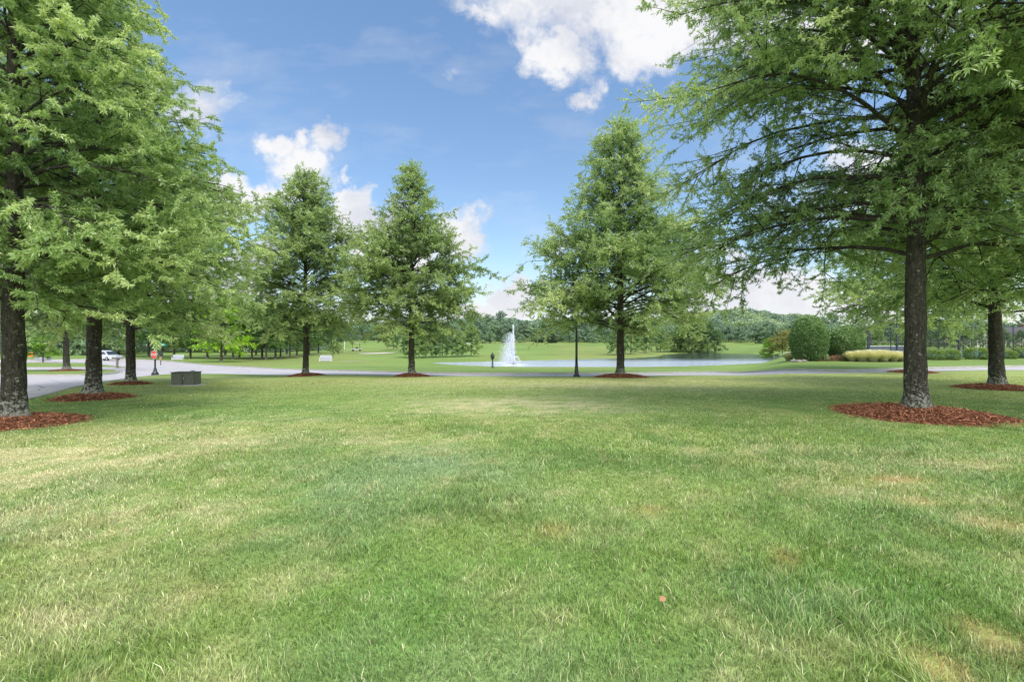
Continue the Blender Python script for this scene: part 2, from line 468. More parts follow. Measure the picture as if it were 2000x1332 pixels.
M = dict(ground=m_ground(), bark=m_bark(), bark_far=m_bark('bark_far', 1.2), road=m_road(), mulch=m_mulch(), water=m_water(), glass=m_glass(), brick=m_brick(),
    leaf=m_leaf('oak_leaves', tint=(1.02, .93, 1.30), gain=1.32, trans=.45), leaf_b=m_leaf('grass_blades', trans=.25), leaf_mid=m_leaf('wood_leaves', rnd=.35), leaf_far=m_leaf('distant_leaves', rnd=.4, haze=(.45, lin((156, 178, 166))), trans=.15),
    bush=m_leaf('shrub_leaves', trans=.2), kerb=simple('kerb_concrete', (.36, .34, .31), .9, nscale=3), black=simple('black_paint', (.018, .020, .020), .35), dgreen=simple('dark_green_paint', (.02, .035, .03), .4),
    box=simple('olive_paint', (.10, .11, .08), .6), conc=simple('concrete', (.42, .41, .38), .9), red=simple('red_sign', (.62, .035, .055), .35, var=.05), white=simple('white_paint', (.78, .78, .76), .4, var=.04),
    green=simple('green_sign', (.01, .28, .20), .4, var=.05), orange=simple('orange_sign', (.85, .17, .02), .5, var=.05), metal=simple('galvanised_metal', (.42, .43, .46), .4, .6), wood=simple('weathered_wood', (.2, .18, .15), .85),
    tyre=simple('rubber', (.02, .02, .02), .8), roof=simple('roof_shingle', (.10, .095, .10), .9, nscale=3), beige=simple('beige_siding', (.5, .45, .36), .8), carpaint=simple('silver_car_paint', (.62, .64, .66), .25, .2, var=.02),
    lilac=simple('pale_lilac_board', (.50, .50, .58), .6), fence=simple('dark_fence_metal', (.035, .04, .045), .5), net=simple('fence_wire', (.05, .055, .06), .5, .3), lampglass=simple('lamp_glass', (.65, .63, .58), .2), court=simple('tennis_court', (.06, .16, .12), .8, nscale=.5), sand=simple('sand', (.55, .50, .38), .9, nscale=.6), rock=simple('rock', (.28, .26, .24), .9, bump=.6), dryleaf=simple('dry_leaf', (.40, .22, .11), .8), tail=simple('tail_light', (.4, .02, .02), .3), screen=simple('wind_screen', (.09, .11, .14), .8))

# ------------------------------------------------------------------ ground sheet
def axis(a, b, step, lo, hi, g=1.12, mx=14):
    c = list(np.arange(a, b+1e-6, step)); s = step; v = b
    while v < hi: s = min(s*g, mx); v += s; c.append(v)
    s = step; v = a; pre = []
    while v > lo: s = min(s*g, mx); v -= s; pre.append(v)
    return np.array(pre[::-1]+c)
gx = axis(-34, 34, .25, -700, 700, 1.06, 16); gy = axis(-2, 42, .25, -60, 900, 1.045, 10)
X, Y = np.meshgrid(gx, gy)
xf, yf = X.ravel(), Y.ravel()
Z = T1(xf, yf)
dr = road_cut(xf, yf)
Z = Z-.30*sstep(.05, -.28, dr)
nx, ny = len(gx), len(gy)
ii = np.arange(nx*ny).reshape(ny, nx)
faces = np.stack([ii[:-1, :-1].ravel(), ii[:-1, 1:].ravel(), ii[1:, 1:].ravel(), ii[1:, :-1].ravel()], 1)
g = mesh_np('ground', np.stack([xf, yf, Z], 1), faces, M['ground'], col=lawn_col(xf, yf), smooth=True)
tag(g, kind='structure')

# ------------------------------------------------------------------ road
def poly_sheet(name, poly, zf, mat, step=1.5):
    P = [Vector(p) for p in poly]; n = len(P)
    xs = [p[0] for p in poly]; ys = [p[1] for p in poly]
    a, b = np.meshgrid(np.arange(min(xs), max(xs), step), np.arange(min(ys), max(ys), step)); a = a.ravel(); b = b.ravel()
    s = sdf(a, b, poly); k = s < -.5
    pts = P+[Vector((float(p), float(q))) for p, q in zip(a[k], b[k])]
    V, E, Fc, *_ = delaunay_2d_cdt(pts, [(i, (i+1) % n) for i in range(n)], [], 1, 1e-5)
    vx = np.array([v.x for v in V]); vy = np.array([v.y for v in V])
    # keep triangles inside
    Fc = np.array([f for f in Fc if len(f) == 3]); cx = vx[Fc].mean(1); cy = vy[Fc].mean(1)
    Fc = Fc[inside(cx, cy, poly)]
    A = (vx[Fc[:, 1]]-vx[Fc[:, 0]])*(vy[Fc[:, 2]]-vy[Fc[:, 0]])-(vy[Fc[:, 1]]-vy[Fc[:, 0]])*(vx[Fc[:, 2]]-vx[Fc[:, 0]])
    Fc[A < 0] = Fc[A < 0][:, ::-1]
    return mesh_np(name, np.stack([vx, vy, zf(vx, vy)], 1), Fc, mat, smooth=True)
rd = poly_sheet('road', ROAD, lambda x, y: T1(x, y)-.09, M['road']); tag(rd, kind='structure')
def kerb_strip(line, name):
    L = np.array(line, float); t = np.gradient(L, axis=0); t = norm(t); nrm = np.stack([-t[:, 1], t[:, 0]], 1)
    mid = L+nrm*.05
    s = sdf(mid[:, 0], mid[:, 1], ROAD); sg = 1 if np.median(s) < 0 else -1   # nrm*sg points into the road
    nrm = nrm*sg
    rows = [(-.16, -.30), (-.16, .012), (.0, .014), (.03, -.02), (.04, -.10), (.30, -.085), (.30, -.3)]
    V = []
    for off, dz in rows:
        p = L+nrm*off; V.append(np.stack([p[:, 0], p[:, 1], T1(L[:, 0], L[:, 1])+dz], 1))
    V = np.concatenate(V); m = len(L); fs = []
    for r in range(len(rows)-1):
        i = np.arange(m-1); fs.append(np.stack([r*m+i, r*m+i+1, (r+1)*m+i+1, (r+1)*m+i], 1))
    return tag(mesh_np(name, V, fs, M['kerb'], smooth=False), kind='structure')
for e in EDGES: kerb_strip(e, 'kerb')

# ------------------------------------------------------------------ pond
wp = [(p[0], p[1]) for p in POND]
cxp = sum(p[0] for p in wp)/len(wp); cyp = sum(p[1] for p in wp)/len(wp)
def grow(poly, d):
    P = np.array(poly); t = norm(np.roll(P, -1, 0)-np.roll(P, 1, 0)); n_ = np.stack([t[:, 1], -t[:, 0]], 1)
    q = P+n_*d
    if sdf(q[:, 0], q[:, 1], poly).mean() < 0: q = P-n_*d
    return [tuple(a) for a in q]
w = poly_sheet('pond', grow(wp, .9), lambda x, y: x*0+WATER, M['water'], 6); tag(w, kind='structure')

# ------------------------------------------------------------------ trees
def prisms(A, B, ra, rb, n=3):
    """batch of thin straight tapered tubes"""
    t = norm(B-A); ref = np.where(np.abs(t[:, 2:3]) < .9, np.array([[0, 0, 1.]]), np.array([[1., 0, 0]]))
    u = norm(np.cross(t, ref)); w_ = np.cross(t, u); K = len(A)
    V = np.zeros((K, 2*n, 3))
    for k in range(n):
        q = 2*math.pi*k/n; d = math.cos(q)*u+math.sin(q)*w_
        V[:, k] = A+d*np.reshape(ra, (-1, 1)); V[:, n+k] = B+d*np.reshape(rb, (-1, 1))
    base = (np.arange(K)*2*n)[:, None]
    fs = [base+np.array([k, (k+1) % n, n+(k+1) % n, n+k])[None] for k in range(n)]
    return V.reshape(-1, 3), np.concatenate(fs)

def leaves(P, D, L, W, rng, up=.7, curl=.15):
    """diamond leaves; P base, D direction"""
    K = len(P)
    nrm = norm(rng.normal(size=(K, 3))*.55+np.array([0, 0, up]))
    s = norm(np.cross(D, nrm)); L = np.reshape(L, (-1, 1)); W = np.reshape(W, (-1, 1))
    V = np.zeros((K, 4, 3)); midp = P+D*L*.45
    V[:, 0] = P; V[:, 1] = midp+s*W*.5; V[:, 2] = P+D*L-np.array([0, 0, 1])*L*curl; V[:, 3] = midp-s*W*.5
    return V.reshape(-1, 3), np.arange(K*4).reshape(K, 4)

def make_tree(root, H, tr, prof, h0, nprim, nleaf, leaf=(.10, .028), seed=0, cols=None, e0=2, e1=62, sec_sp=.36, twig_geo=True, mat='leaf', barkm='bark', twl=.55, wob=.05, flare=.75, droop=.10, bias=None, lump=.25, clear=None):
    rng = np.random.default_rng(seed)
    ph = np.array([p[0] for p in prof]); pr = np.array([p[1] for p in prof])
    # trunk
    nseg = 44; zz = np.linspace(0, 1, nseg)**1.5*H*.97; zz = zz-.12
    wx = np.cumsum(rng.normal(size=nseg))*wob*.12; wy = np.cumsum(rng.normal(size=nseg))*wob*.12; wx -= wx[0]; wy -= wy[0]
    tt = np.clip(zz/H, 0, 1)
    rad = tr*(1-tt)**.85*(1+flare*.55*np.exp(-np.maximum(zz, 0)/(tr*1.1)))+.012
    ns = 20; V = []
    q = np.arange(ns)*2*math.pi/ns; ph1 = rng.uniform(0, 6.28); ph2 = rng.uniform(0, 6.28)
    for i in range(nseg):
        fl = flare*np.exp(-max(zz[i], 0)/(tr*.8))
        rr = rad[i]*(1+fl*(.22*np.cos(5*q+ph1)+.14*np.cos(3*q+ph2))+.04*np.cos(7*q+zz[i]*2.3)+.03*rng.normal(size=ns))
        V.append(np.stack([wx[i]+rr*np.cos(q), wy[i]+rr*np.sin(q), np.full(ns, zz[i])], 1))
    V = np.concatenate(V); fs = []
    for i in range(nseg-1):
        k = np.arange(ns); fs.append(np.stack([i*ns+k, i*ns+(k+1) % ns, (i+1)*ns+(k+1) % ns, (i+1)*ns+k], 1))
    mesh_np('trunk', V, fs, M[barkm], root, smooth=True)
    # main branches
    mb = MB(); S0 = []; SD = []; SL = []; SC = []
    for i in range(nprim):
        f = (i+.5)/nprim; h = h0+(H*.955-h0)*f**.92
        f2 = (h-h0)/(H-h0)
        az = i*2.39996+rng.normal()*.35
        el = R(e0+(e1-e0)*f2**1.15)+rng.normal()*.09
        lenk = rng.uniform(.78, 1.08)+lump*rng.choice([0, 0, 0, .5, -.6])*.5
        L = 1.0
        for _ in range(6):
            ht = h+L*math.sin(el); rt = np.interp(ht, ph, pr)*lenk
            L = .5*L+.5*max(.3, rt/max(.25, math.cos(el)))
        if bias is not None: L *= 1+bias[1]*math.cos(az-bias[0])
        if clear is not None and h < clear[1] and math.cos(az-clear[0]) > .35: L *= .38
        d = np.array([math.cos(az)*math.cos(el), math.sin(az)*math.cos(el), math.sin(el)])
        kx = np.interp(h, zz, wx); ky = np.interp(h, zz, wy)
        s = np.linspace(0, 1, 9)[:, None]
        side = np.array([-math.sin(az), math.cos(az), 0])
        dr_ = droop*(1-f2)
        pts = np.array([[kx, ky, h]])+d*L*s+np.array([0, 0, 1])*L*(.16*s*(1-s)*2-dr_*s**2.2)+side*L*rng.normal()*.06*np.sin(s*3.14)+np.cumsum(rng.normal(size=(9, 3)), 0)*L*.008*(s > 0)
        r0 = min(tr*.24, .0095*L+.009)*(1-f2*.4)
        mb.tube(pts, r0*(1-s[:, 0])**.8+.006, 6, caps=False)
        # side shoots
        m = max(3, int(L*1.15/sec_sp))
        sp = np.sort(rng.uniform(.14, 1.0, m)); sp[-1] = 1.0
        base = np.stack([np.interp(sp, s[:, 0], pts[:, k]) for k in range(3)], 1)
        tang = norm(np.stack([np.interp(np.minimum(sp+.03, 1), s[:, 0], pts[:, k])-np.interp(sp-.03, s[:, 0], pts[:, k]) for k in range(3)], 1))
        ang = R(48)*np.where(np.arange(m) % 2 == 0, 1, -1)*rng.uniform(.5, 1.3, m); ang[-1] *= .2
        ca, sa = np.cos(ang)[:, None], np.sin(ang)[:, None]
        perp = norm(np.cross(np.array([[0, 0, 1.]]), tang))
        dd = norm(tang*ca+perp*sa+np.array([0, 0, 1])*rng.normal(size=(m, 1))*.34)
        ll = np.clip(.45*L*(1-sp)+.20*L*np.minimum(1, sp*2)+.30, .3, 2.3)*rng.uniform(.65, 1.15, m)
        S0.append(base); SD.append(dd); SL.append(ll); SC.append(np.full(m, rng.uniform(0, 1)))
    S0 = np.concatenate(S0); SD = np.concatenate(SD); SL = np.concatenate(SL); SC = np.concatenate(SC)
    S1 = S0+SD*SL[:, None]-np.array([0, 0, 1])*(SL*.08)[:, None]
    bV, bF = prisms(S0, S1, .006+.006*SL, np.full(len(SL), .003), 3)
    # twigs
    per = np.maximum(3, (SL/.15).astype(int)); si = np.repeat(np.arange(len(SL)), per)
    tpos = rng.uniform(.12, 1.0, len(si))
    T0_ = S0[si]+(S1-S0)[si]*tpos[:, None]
    Td = norm(norm((S1-S0)[si])*.6+rng.normal(size=(len(si), 3))*np.array([.62, .62, .50]))
    Tl = twl*rng.uniform(.5, 1.15, len(si))*(1-.25*tpos)
    T1_ = T0_+Td*Tl[:, None]
    tV, tF = (prisms(T0_, T1_, np.full(len(si), .0035), np.full(len(si), .0018), 3) if twig_geo else (np.zeros((0, 3)), np.zeros((0, 4), int)))
    tubeV = np.concatenate(mb.V); tubeF = np.array(mb.F[4])
    V = np.concatenate([tubeV, bV, tV]); Fb = np.concatenate([tubeF, bF+len(tubeV), tF+len(tubeV)+len(bV)])
    mesh_np('branches', V, Fb, M[barkm], root, smooth=True)
    # leaves
    li = rng.integers(0, len(Tl), nleaf); lp = rng.uniform(.05, 1.05, nleaf)
    P = T0_[li]+(T1_-T0_)[li]*lp[:, None]
    D = norm(Td[li]*.6+rng.normal(size=(nleaf, 3))*np.array([.7, .7, .6])+np.array([0, 0, -.10]))
    Ls = leaf[0]*rng.uniform(.6, 1.25, nleaf); Ws = leaf[1]*rng.uniform(.7, 1.25, nleaf)
    LV, LF = leaves(P, D, Ls, Ws, rng)
    if cols is None: cols = OAK
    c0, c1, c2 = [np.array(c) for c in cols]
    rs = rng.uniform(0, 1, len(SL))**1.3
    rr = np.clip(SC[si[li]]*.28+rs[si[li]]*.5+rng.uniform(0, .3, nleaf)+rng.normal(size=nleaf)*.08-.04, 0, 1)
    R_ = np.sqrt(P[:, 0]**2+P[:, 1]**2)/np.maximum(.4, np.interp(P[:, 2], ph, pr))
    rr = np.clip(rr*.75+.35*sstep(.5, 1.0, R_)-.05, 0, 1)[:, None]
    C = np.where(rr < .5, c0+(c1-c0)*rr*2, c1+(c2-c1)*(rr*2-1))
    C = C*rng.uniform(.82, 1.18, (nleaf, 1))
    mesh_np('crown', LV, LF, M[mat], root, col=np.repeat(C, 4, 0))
    return root

OAK = [lin((94, 124, 68)), lin((138, 168, 94)), lin((192, 211, 142))]
OAK_L = [lin((94, 126, 66)), lin((140, 170, 94)), lin((196, 215, 145))]
OAK_D = [lin((90, 120, 66)), lin((130, 158, 86)), lin((178, 200, 126))]

BEDS = []
def mulch_bed(x, y, r, hgt, label, seed, chips=1500, rot=0.0, asp=1.0):
    rng = np.random.default_rng(seed)
    nr, na = 16, 56; V = [(0, 0, hgt)]; q = np.arange(na)*2*math.pi/na
    edge = 1+.08*np.sin(2*q+seed)+.05*np.sin(3*q+seed*2)+.025*rng.normal(size=na)
    pts = [np.array([[0, 0, hgt]])]
    z0 = gz(x, y)
    def hz(t): return hgt*(1-t**2.2)
    for i in range(1, nr+1):
        t = i/nr; rr = r*t*edge
        px, py = rr*np.cos(q)*asp, rr*np.sin(q)
        zz = hz(t)+rng.normal(size=na)*.010*(t < 1)-(.04 if i == nr else 0)+(T1(px+x, py+y)-z0)
        pts.append(np.stack([px, py, zz], 1))
    V = np.concatenate(pts); fs3 = [(0, 1+k, 1+(k+1) % na) for k in range(na)]; fs = []
    for i in range(nr-1):
        k = np.arange(na); fs.append(np.stack([1+i*na+k, 1+(i+1)*na+k, 1+(i+1)*na+(k+1) % na, 1+i*na+(k+1) % na], 1))
    c = np.array(lin((116, 76, 58)))*rng.uniform(.6, 1.3, (len(V), 1))
    # chips
    a = rng.uniform(0, 2*math.pi, chips); t = np.sqrt(rng.uniform(0, 1.0, chips))*(1+.06*np.abs(rng.normal(size=chips))); e = np.interp(a, q, edge)
    cx, cy = r*t*e*np.cos(a)*asp, r*t*e*np.sin(a)
    P = np.stack([cx, cy, hz(np.minimum(t, 1))+.008+(T1(cx+x, cy+y)-z0)], 1)
    D = norm(np.stack([rng.normal(size=chips), rng.normal(size=chips), rng.normal(size=chips)*.25+.05], 1))
    LV, LF = leaves(P, D, rng.uniform(.03, .11, chips), rng.uniform(.008, .022, chips), rng, up=1.0, curl=0)
    C2 = np.array(lin((186, 134, 106)))*rng.uniform(.22, 1.9, (chips, 1))**1.1*np.array([1, .95, .92])
    allV = np.concatenate([V, LV])
    o = mesh_np('mulch_bed', allV, [np.array(fs3), np.concatenate(fs+[LF+len(V)])], M['mulch'], col=np.clip(np.concatenate([c, np.repeat(C2, 4, 0)]), 0, 1), smooth=False)
    o.location = (x, y, z0+.004)
    BEDS.append((x, y, r*max(1, asp)))
    return tag(o, label, 'mulch bed', 'red mulch beds around the oaks')

def pixprof(pairs, Z_, base_py):
    """silhouette heights/radii measured on the photo, in metres at that tree's distance"""
    return [((base_py-py)*Z_/F, rp*Z_/F) for py, rp in pairs]

def oak(px, py, mh, label, mlabel, prof, h0, nprim, nleaf, r_mulch, tr, seed, leaf, cols, **kw):
    x, y = at(px, py, mh); z = gz(x, y)+mh
    if isinstance(prof, tuple): prof = pixprof(prof[1], y, py)
    prof = sorted(prof); H = prof[-1][0]
    t = empty('oak_tree', (x, y, z), 0, label, 'tree', 'oaks planted around the lawn')
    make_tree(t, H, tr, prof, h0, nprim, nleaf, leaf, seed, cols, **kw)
    if r_mulch: mulch_bed(x, y, r_mulch, mh+.03, mlabel, seed, chips=int(5200*r_mulch**2/(1+max(0, y-12)*.12)))
    return t

# right foreground
oak(1787, 797, .15, 'tall oak with thick lichen-spotted trunk at right, nearest tree to the camera', 'widest red mulch bed, under the big lichen-spotted oak at right',
    [(1.9, 2.4), (2.6, 4.3), (3.6, 5.2), (5.0, 6.0), (6.2, 5.6), (7.2, 5.3), (8.0, 5.1), (9.5, 4.9), (11, 4.1), (12.5, 2.5), (14, 1.2), (14.6, .2)], 3.2, 150, 640000, 1.6, .20, 11, (.090, .025), OAK, clear=(math.atan2(-10, -8.3), 5.4), droop=.22, e0=4, e1=60, sec_sp=.34)
oak(1945, 752, .12, 'oak at the right edge with a slimmer trunk, in front of the tennis fence', 'red mulch bed cut by the right edge of the photo',
    [(2.0, 2.6), (2.9, 4.0), (4.5, 4.6), (7, 4.1), (9.5, 3.0), (12, 1.5), (13.2, .2)], 2.6, 90, 220000, 1.3, .21, 12, (.115, .032), OAK_L, droop=.14)
oak(1783, 724, .10, 'oak hidden behind the big right-hand trunk, crown spreading over the bushes', 'low mulch bed seen on both sides of the big right-hand trunk',
    [(2.4, 2.6), (3.4, 4.4), (4.6, 5.0), (7, 4.3), (9.5, 3.2), (12, 1.6), (13.2, .2)], 2.3, 84, 150000, 1.25, .22, 13, (.14, .042), OAK_L, droop=.14)
x, y = 14.6, 10.2
t = empty('oak_tree', (x, y, gz(x, y)), 0, 'oak outside the right edge whose long limbs reach into the frame', 'tree', 'oaks planted around the lawn')
make_tree(t, 13.5, .26, [(3.0, 3.6), (4.5, 4.9), (6.5, 5.1), (9, 4.3), (11.5, 2.7), (13.5, .2)], 3.4, 80, 180000, (.10, .028), 14, OAK_L)

# left row
oak(28, 815, .12, 'nearest oak of the left-hand row, trunk cut by the left edge', 'red mulch bed at the left edge, nearest of the left row',
    [(2.0, 1.9), (2.7, 2.9), (3.8, 3.2), (5.5, 2.8), (7.5, 2.4), (9.5, 1.6), (11.5, .9), (12.6, .2)], 2.0, 125, 420000, 1.15, .175, 21, (.088, .024), OAK_L, droop=.14, sec_sp=.33)
oak(181, 770, .12, 'tallest oak, second in the left-hand row, with a flared mossy trunk', 'red mulch bed of the second oak in the left row',
    [(2.1, 2.9), (3.0, 3.9), (4.5, 4.4), (6.5, 4.1), (8.2, 3.1), (10, 2.0), (11.5, 1.3), (13, .6), (13.6, .2)], 2.3, 120, 340000, 1.08, .19, 22, (.108, .029), OAK, droop=.12)
oak(256, 746, .10, 'third oak of the left-hand row, its trunk just left of the stop sign', 'red mulch bed of the third oak, left of the olive box',
    [(2.0, 3.0), (3.0, 4.4), (4.6, 4.9), (6.8, 4.0), (8, 3.0), (9.5, 2.2), (11, 1.4), (12.5, .2)], 2.2, 110, 250000, .85, .17, 23, (.125, .035), OAK, droop=.12)
oak(130, 721.5, .12, 'oak on the grass island across the side street, grey trunk', 'orange-red mulch bed on the grass island across the side street',
    [(2.6, 3.0), (3.6, 4.6), (5.5, 4.9), (8, 3.9), (10, 2.4), (12, .3)], 2.6, 70, 60000, 1.25, .24, 24, (.16, .045), OAK, twig_geo=False)
# road row
oak(597, 729.5, .15, 'leftmost of the three cone-shaped oaks by the road', 'mulch bed of the leftmost oak by the road',
    ('px', [(655, 60), (640, 95), (610, 120), (560, 115), (500, 98), (440, 82), (400, 52), (370, 34), (350, 20), (338, 4)]), 2.15, 130, 165000, 1.1, .17, 31, (.145, .040), OAK_D, droop=.10, e1=70, lump=.6)
oak(804, 730, .15, 'narrow-topped middle oak by the road, left of the fountain', 'mulch bed of the middle oak, left of the fountain',
    ('px', [(655, 55), (640, 95), (600, 122), (540, 134), (490, 116), (450, 80), (415, 44), (380, 28), (350, 16), (328, 4)]), 2.15, 125, 155000, .95, .165, 32, (.145, .040), OAK_D, droop=.08, e1=70, lump=.6)
oak(1212, 731, .15, 'tallest cone-shaped oak by the road, right of the fountain and lamp post', 'mulch bed of the oak right of the lamp post',
    ('px', [(650, 90), (635, 150), (600, 192), (550, 186), (500, 175), (460, 152), (420, 112), (380, 80), (330, 62), (290, 50), (262, 32), (240, 5)]), 2.15, 140, 250000, 1.35, .20, 33, (.145, .040), OAK, droop=.12, e1=68, lump=.5)

# ------------------------------------------------------------------ mid and far trees (copied prototypes)
HIDE = (0, -400, 0)
def proto(name, H, tr, prof, h0, nprim, nleaf, leaf, seed, cols, mat, **kw):
    t = empty(name, (0, 0, 0)); make_tree(t, H, tr, prof, h0, nprim, nleaf, leaf, seed, cols, twig_geo=False, mat=mat, barkm='bark_far', **kw)
    t['used'] = 0; return t
def place(pr, loc, rz, sc, label, cat, group):
    if not pr['used']:
        pr['used'] = 1; pr.location = loc; pr.rotation_euler = (0, 0, rz); pr.scale = (sc, sc, sc) if not isinstance(sc, tuple) else sc
        return tag(pr, label, cat, group)
    o = dup(pr, loc, rz, sc, label, group); o['category'] = cat; return o
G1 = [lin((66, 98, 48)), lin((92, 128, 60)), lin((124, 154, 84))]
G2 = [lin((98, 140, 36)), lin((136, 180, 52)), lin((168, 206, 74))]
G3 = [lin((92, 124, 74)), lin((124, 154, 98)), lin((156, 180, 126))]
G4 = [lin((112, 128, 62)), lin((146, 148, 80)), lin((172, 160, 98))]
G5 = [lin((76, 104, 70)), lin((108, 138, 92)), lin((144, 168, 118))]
rp = [(2.2, 2.6), (3.4, 4.0), (5.5, 4.4), (8, 3.6), (10, 2.2), (11, .3)]
wA = proto('wood_tree', 11, .20, rp, 2.8, 34, 15000, (.30, .13), 51, G1, 'leaf_mid', lump=1.0, sec_sp=.5)
wB = proto('wood_tree', 12, .18, [(2.0, 2.0), (3.5, 3.3), (6, 3.6), (9, 2.8), (11, 1.6), (12, .3)], 2.6, 32, 13000, (.30, .13), 52, G1, 'leaf_mid', lump=1.0, sec_sp=.5)
wL = proto('wood_tree', 10, .18, [(1.2, 2.6), (2.4, 3.8), (5, 4.0), (7.5, 3.0), (9.3, 1.7), (10, .3)], 1.5, 34, 16000, (.30, .12), 53, G2, 'leaf_mid', lump=1.0, sec_sp=.5)
yT = proto('young_tree', 4.6, .06, [(.7, .9), (1.3, 1.5), (2.4, 1.5), (3.6, .9), (4.6, .15)], .6, 30, 9500, (.20, .085), 54, G3, 'leaf_mid', lump=.8, sec_sp=.3)
wP = proto('pond_tree', 7, .14, [(.3, 3.0), (1.2, 3.9), (3.2, 3.9), (5, 3.0), (6.4, 1.6), (7, .3)], .7, 38, 15000, (.28, .10), 55, [lin((78, 108, 70)), lin((108, 138, 82)), lin((140, 166, 96))], 'leaf_mid', lump=.5, droop=.3, sec_sp=.45)
cM = proto('crape_myrtle', 6, .10, [(1.4, 2.0), (2.4, 3.0), (4, 3.0), (5.3, 1.8), (6, .3)], 1.2, 26, 8000, (.28, .10), 56, G4, 'leaf_mid', lump=.8, sec_sp=.45)
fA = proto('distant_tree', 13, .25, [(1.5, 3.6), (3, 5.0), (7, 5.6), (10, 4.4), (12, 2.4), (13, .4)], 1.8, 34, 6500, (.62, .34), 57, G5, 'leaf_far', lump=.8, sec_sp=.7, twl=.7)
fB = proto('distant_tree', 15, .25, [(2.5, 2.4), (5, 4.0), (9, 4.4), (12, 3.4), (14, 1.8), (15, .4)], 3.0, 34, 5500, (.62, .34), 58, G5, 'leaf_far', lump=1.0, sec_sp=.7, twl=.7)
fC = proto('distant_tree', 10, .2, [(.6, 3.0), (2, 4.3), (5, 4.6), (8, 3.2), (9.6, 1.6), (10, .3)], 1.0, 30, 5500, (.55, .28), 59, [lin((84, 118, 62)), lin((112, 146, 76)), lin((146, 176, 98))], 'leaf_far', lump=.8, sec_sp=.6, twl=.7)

rng = random.Random(7)
cM2 = yT
# wood on the left behind the road
wood_spots = [(340, 88, wA, .95), (372, 92, wB, 1.0), (405, 90, wA, 1.0), (455, 86, wB, .95), (468, 92, wA, 1.05), (492, 86, wB, .85), (512, 90, wA, .9), (520, 84, wB, .8), (538, 88, wA, .85), (548, 95, wB, .85), (566, 88, wB, .75), (580, 97, wA, .85), (604, 100, wB, .8), (622, 108, wA, .8), (316, 96, wB, 1.1), (290, 99, wA, 1.1), (262, 104, wB, 1.15), (440, 104, wA, 1.1), (500, 106, wB, 1.1), (560, 112, wA, 1.0)]
names = ['far left', 'left', 'middle', 'right']
for i, (px, Yd, pr_, sc) in enumerate(wood_spots):
    p = AT(px, Yd)
    place(pr_, (p[0], p[1], p[2]-.05), rng.uniform(0, 6.3), sc*rng.uniform(.95, 1.05), 'dark green tree of the small wood beyond the road at left', 'tree', 'trees of the wood beyond the road at left')
p = AT(432, 74); place(wL, (p[0], p[1], p[2]-.1), 1.0, 1.0, 'lime green leafy tree in front of the dark wood, right of the olive box', 'tree', None)
p = AT(84, 74); place(wL, (p[0], p[1], p[2]-.1), 2.2, .5, 'small yellow-green tree beside the orange sign', 'tree', None)
for px, Yd, s in [(8, 105, .9), (30, 118, 1.0), (62, 122, .8), (92, 116, .9), (118, 125, 1.0), (150, 112, .8), (175, 120, 1.0), (205, 112, .9), (232, 118, 1.1)]:
    p = AT(px, Yd); place(fC if s < 1 else fA, (p[0], p[1], p[2]-.2), rng.uniform(0, 6.3), s, 'rounded tree in the belt beyond the far road at left', 'tree', 'tree belt beyond the far road at left')
# young trees on the far bank
for px, py, s in [(800, 699, .95), (818, 700, .9), (842, 698.5, 1.05), (864, 698, 1.0), (893, 697.5, .95), (920, 696.5, 1.15)]:
    p = P3(px, py); place(yT, (p[0], p[1], p[2]-.03), rng.uniform(0, 6.3), s*1.05, 'young pale green tree planted on the bank left of the fountain', 'tree', 'young trees on the bank left of the fountain')
p = P3(768, 683); place(yT, p, 1.3, 1.0, 'lone small tree standing on the brow of the golf mound', 'tree', None)
# trees round the bay
for px, py, s, lb in [(1352, 689.5, 1.25, 'broad drooping tree at the water edge of the bay'), (1382, 689, 1.1, 'rounded tree on the right side of the drooping pair at the bay'), (1322, 687.5, .75, 'small dark tree left of the drooping pair at the bay')]:
    p = P3(px, py); place(wP, (p[0], p[1], p[2]-.1), px*.7, s, lb, 'tree', None)
for px, py, s in [(1205, 694, .85), (1232, 692, .95), (1262, 690, .9), (1290, 688, .8)]:
    p = P3(px, py); place(yT, (p[0], p[1], p[2]-.05), px*.31, s*1.35, 'pale green tree on the far bank right of the tallest roadside oak', 'tree', 'pale trees on the far bank behind the tallest roadside oak')
for px, Yd, s, lb in [(1502, 100, .8, 'green-yellow small tree at the end of the pond'), (1528, 96, .85, 'orange-tinted small tree left of the tall bush'), (1545, 99, .85, 'orange-tinted small tree partly behind the tall bush')]:
    p = AT(px, Yd); place(cM if px > 1510 else wL, (p[0], p[1], p[2]-.05), px*.37, s*(1 if px > 1510 else .6), lb, 'tree', None)
# distant belts
def belt(x0, x1, n, Y0, Y1, pool, s0, s1, label, group):
    for i in range(n):
        px = x0+(x1-x0)*(i+rng.uniform(.1, .9))/n; Yd = rng.uniform(Y0, Y1); p = AT(px, Yd); pr_ = pool[rng.randrange(len(pool))]
        place(pr_, (p[0], p[1], p[2]-.3), rng.uniform(0, 6.3), rng.uniform(s0, s1), label, 'tree', group)
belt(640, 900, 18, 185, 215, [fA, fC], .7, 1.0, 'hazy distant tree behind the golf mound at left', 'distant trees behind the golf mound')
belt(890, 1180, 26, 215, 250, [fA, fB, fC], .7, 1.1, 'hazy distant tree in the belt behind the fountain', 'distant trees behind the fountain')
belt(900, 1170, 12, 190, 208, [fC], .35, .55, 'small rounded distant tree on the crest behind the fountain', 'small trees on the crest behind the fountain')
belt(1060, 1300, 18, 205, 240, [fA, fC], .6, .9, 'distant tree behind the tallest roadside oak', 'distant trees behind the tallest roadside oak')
belt(1290, 1560, 20, 180, 225, [fA, fC], .55, .85, 'hazy blue-green tree at the foot of the wooded hill at right', 'distant trees at the foot of the wooded hill')
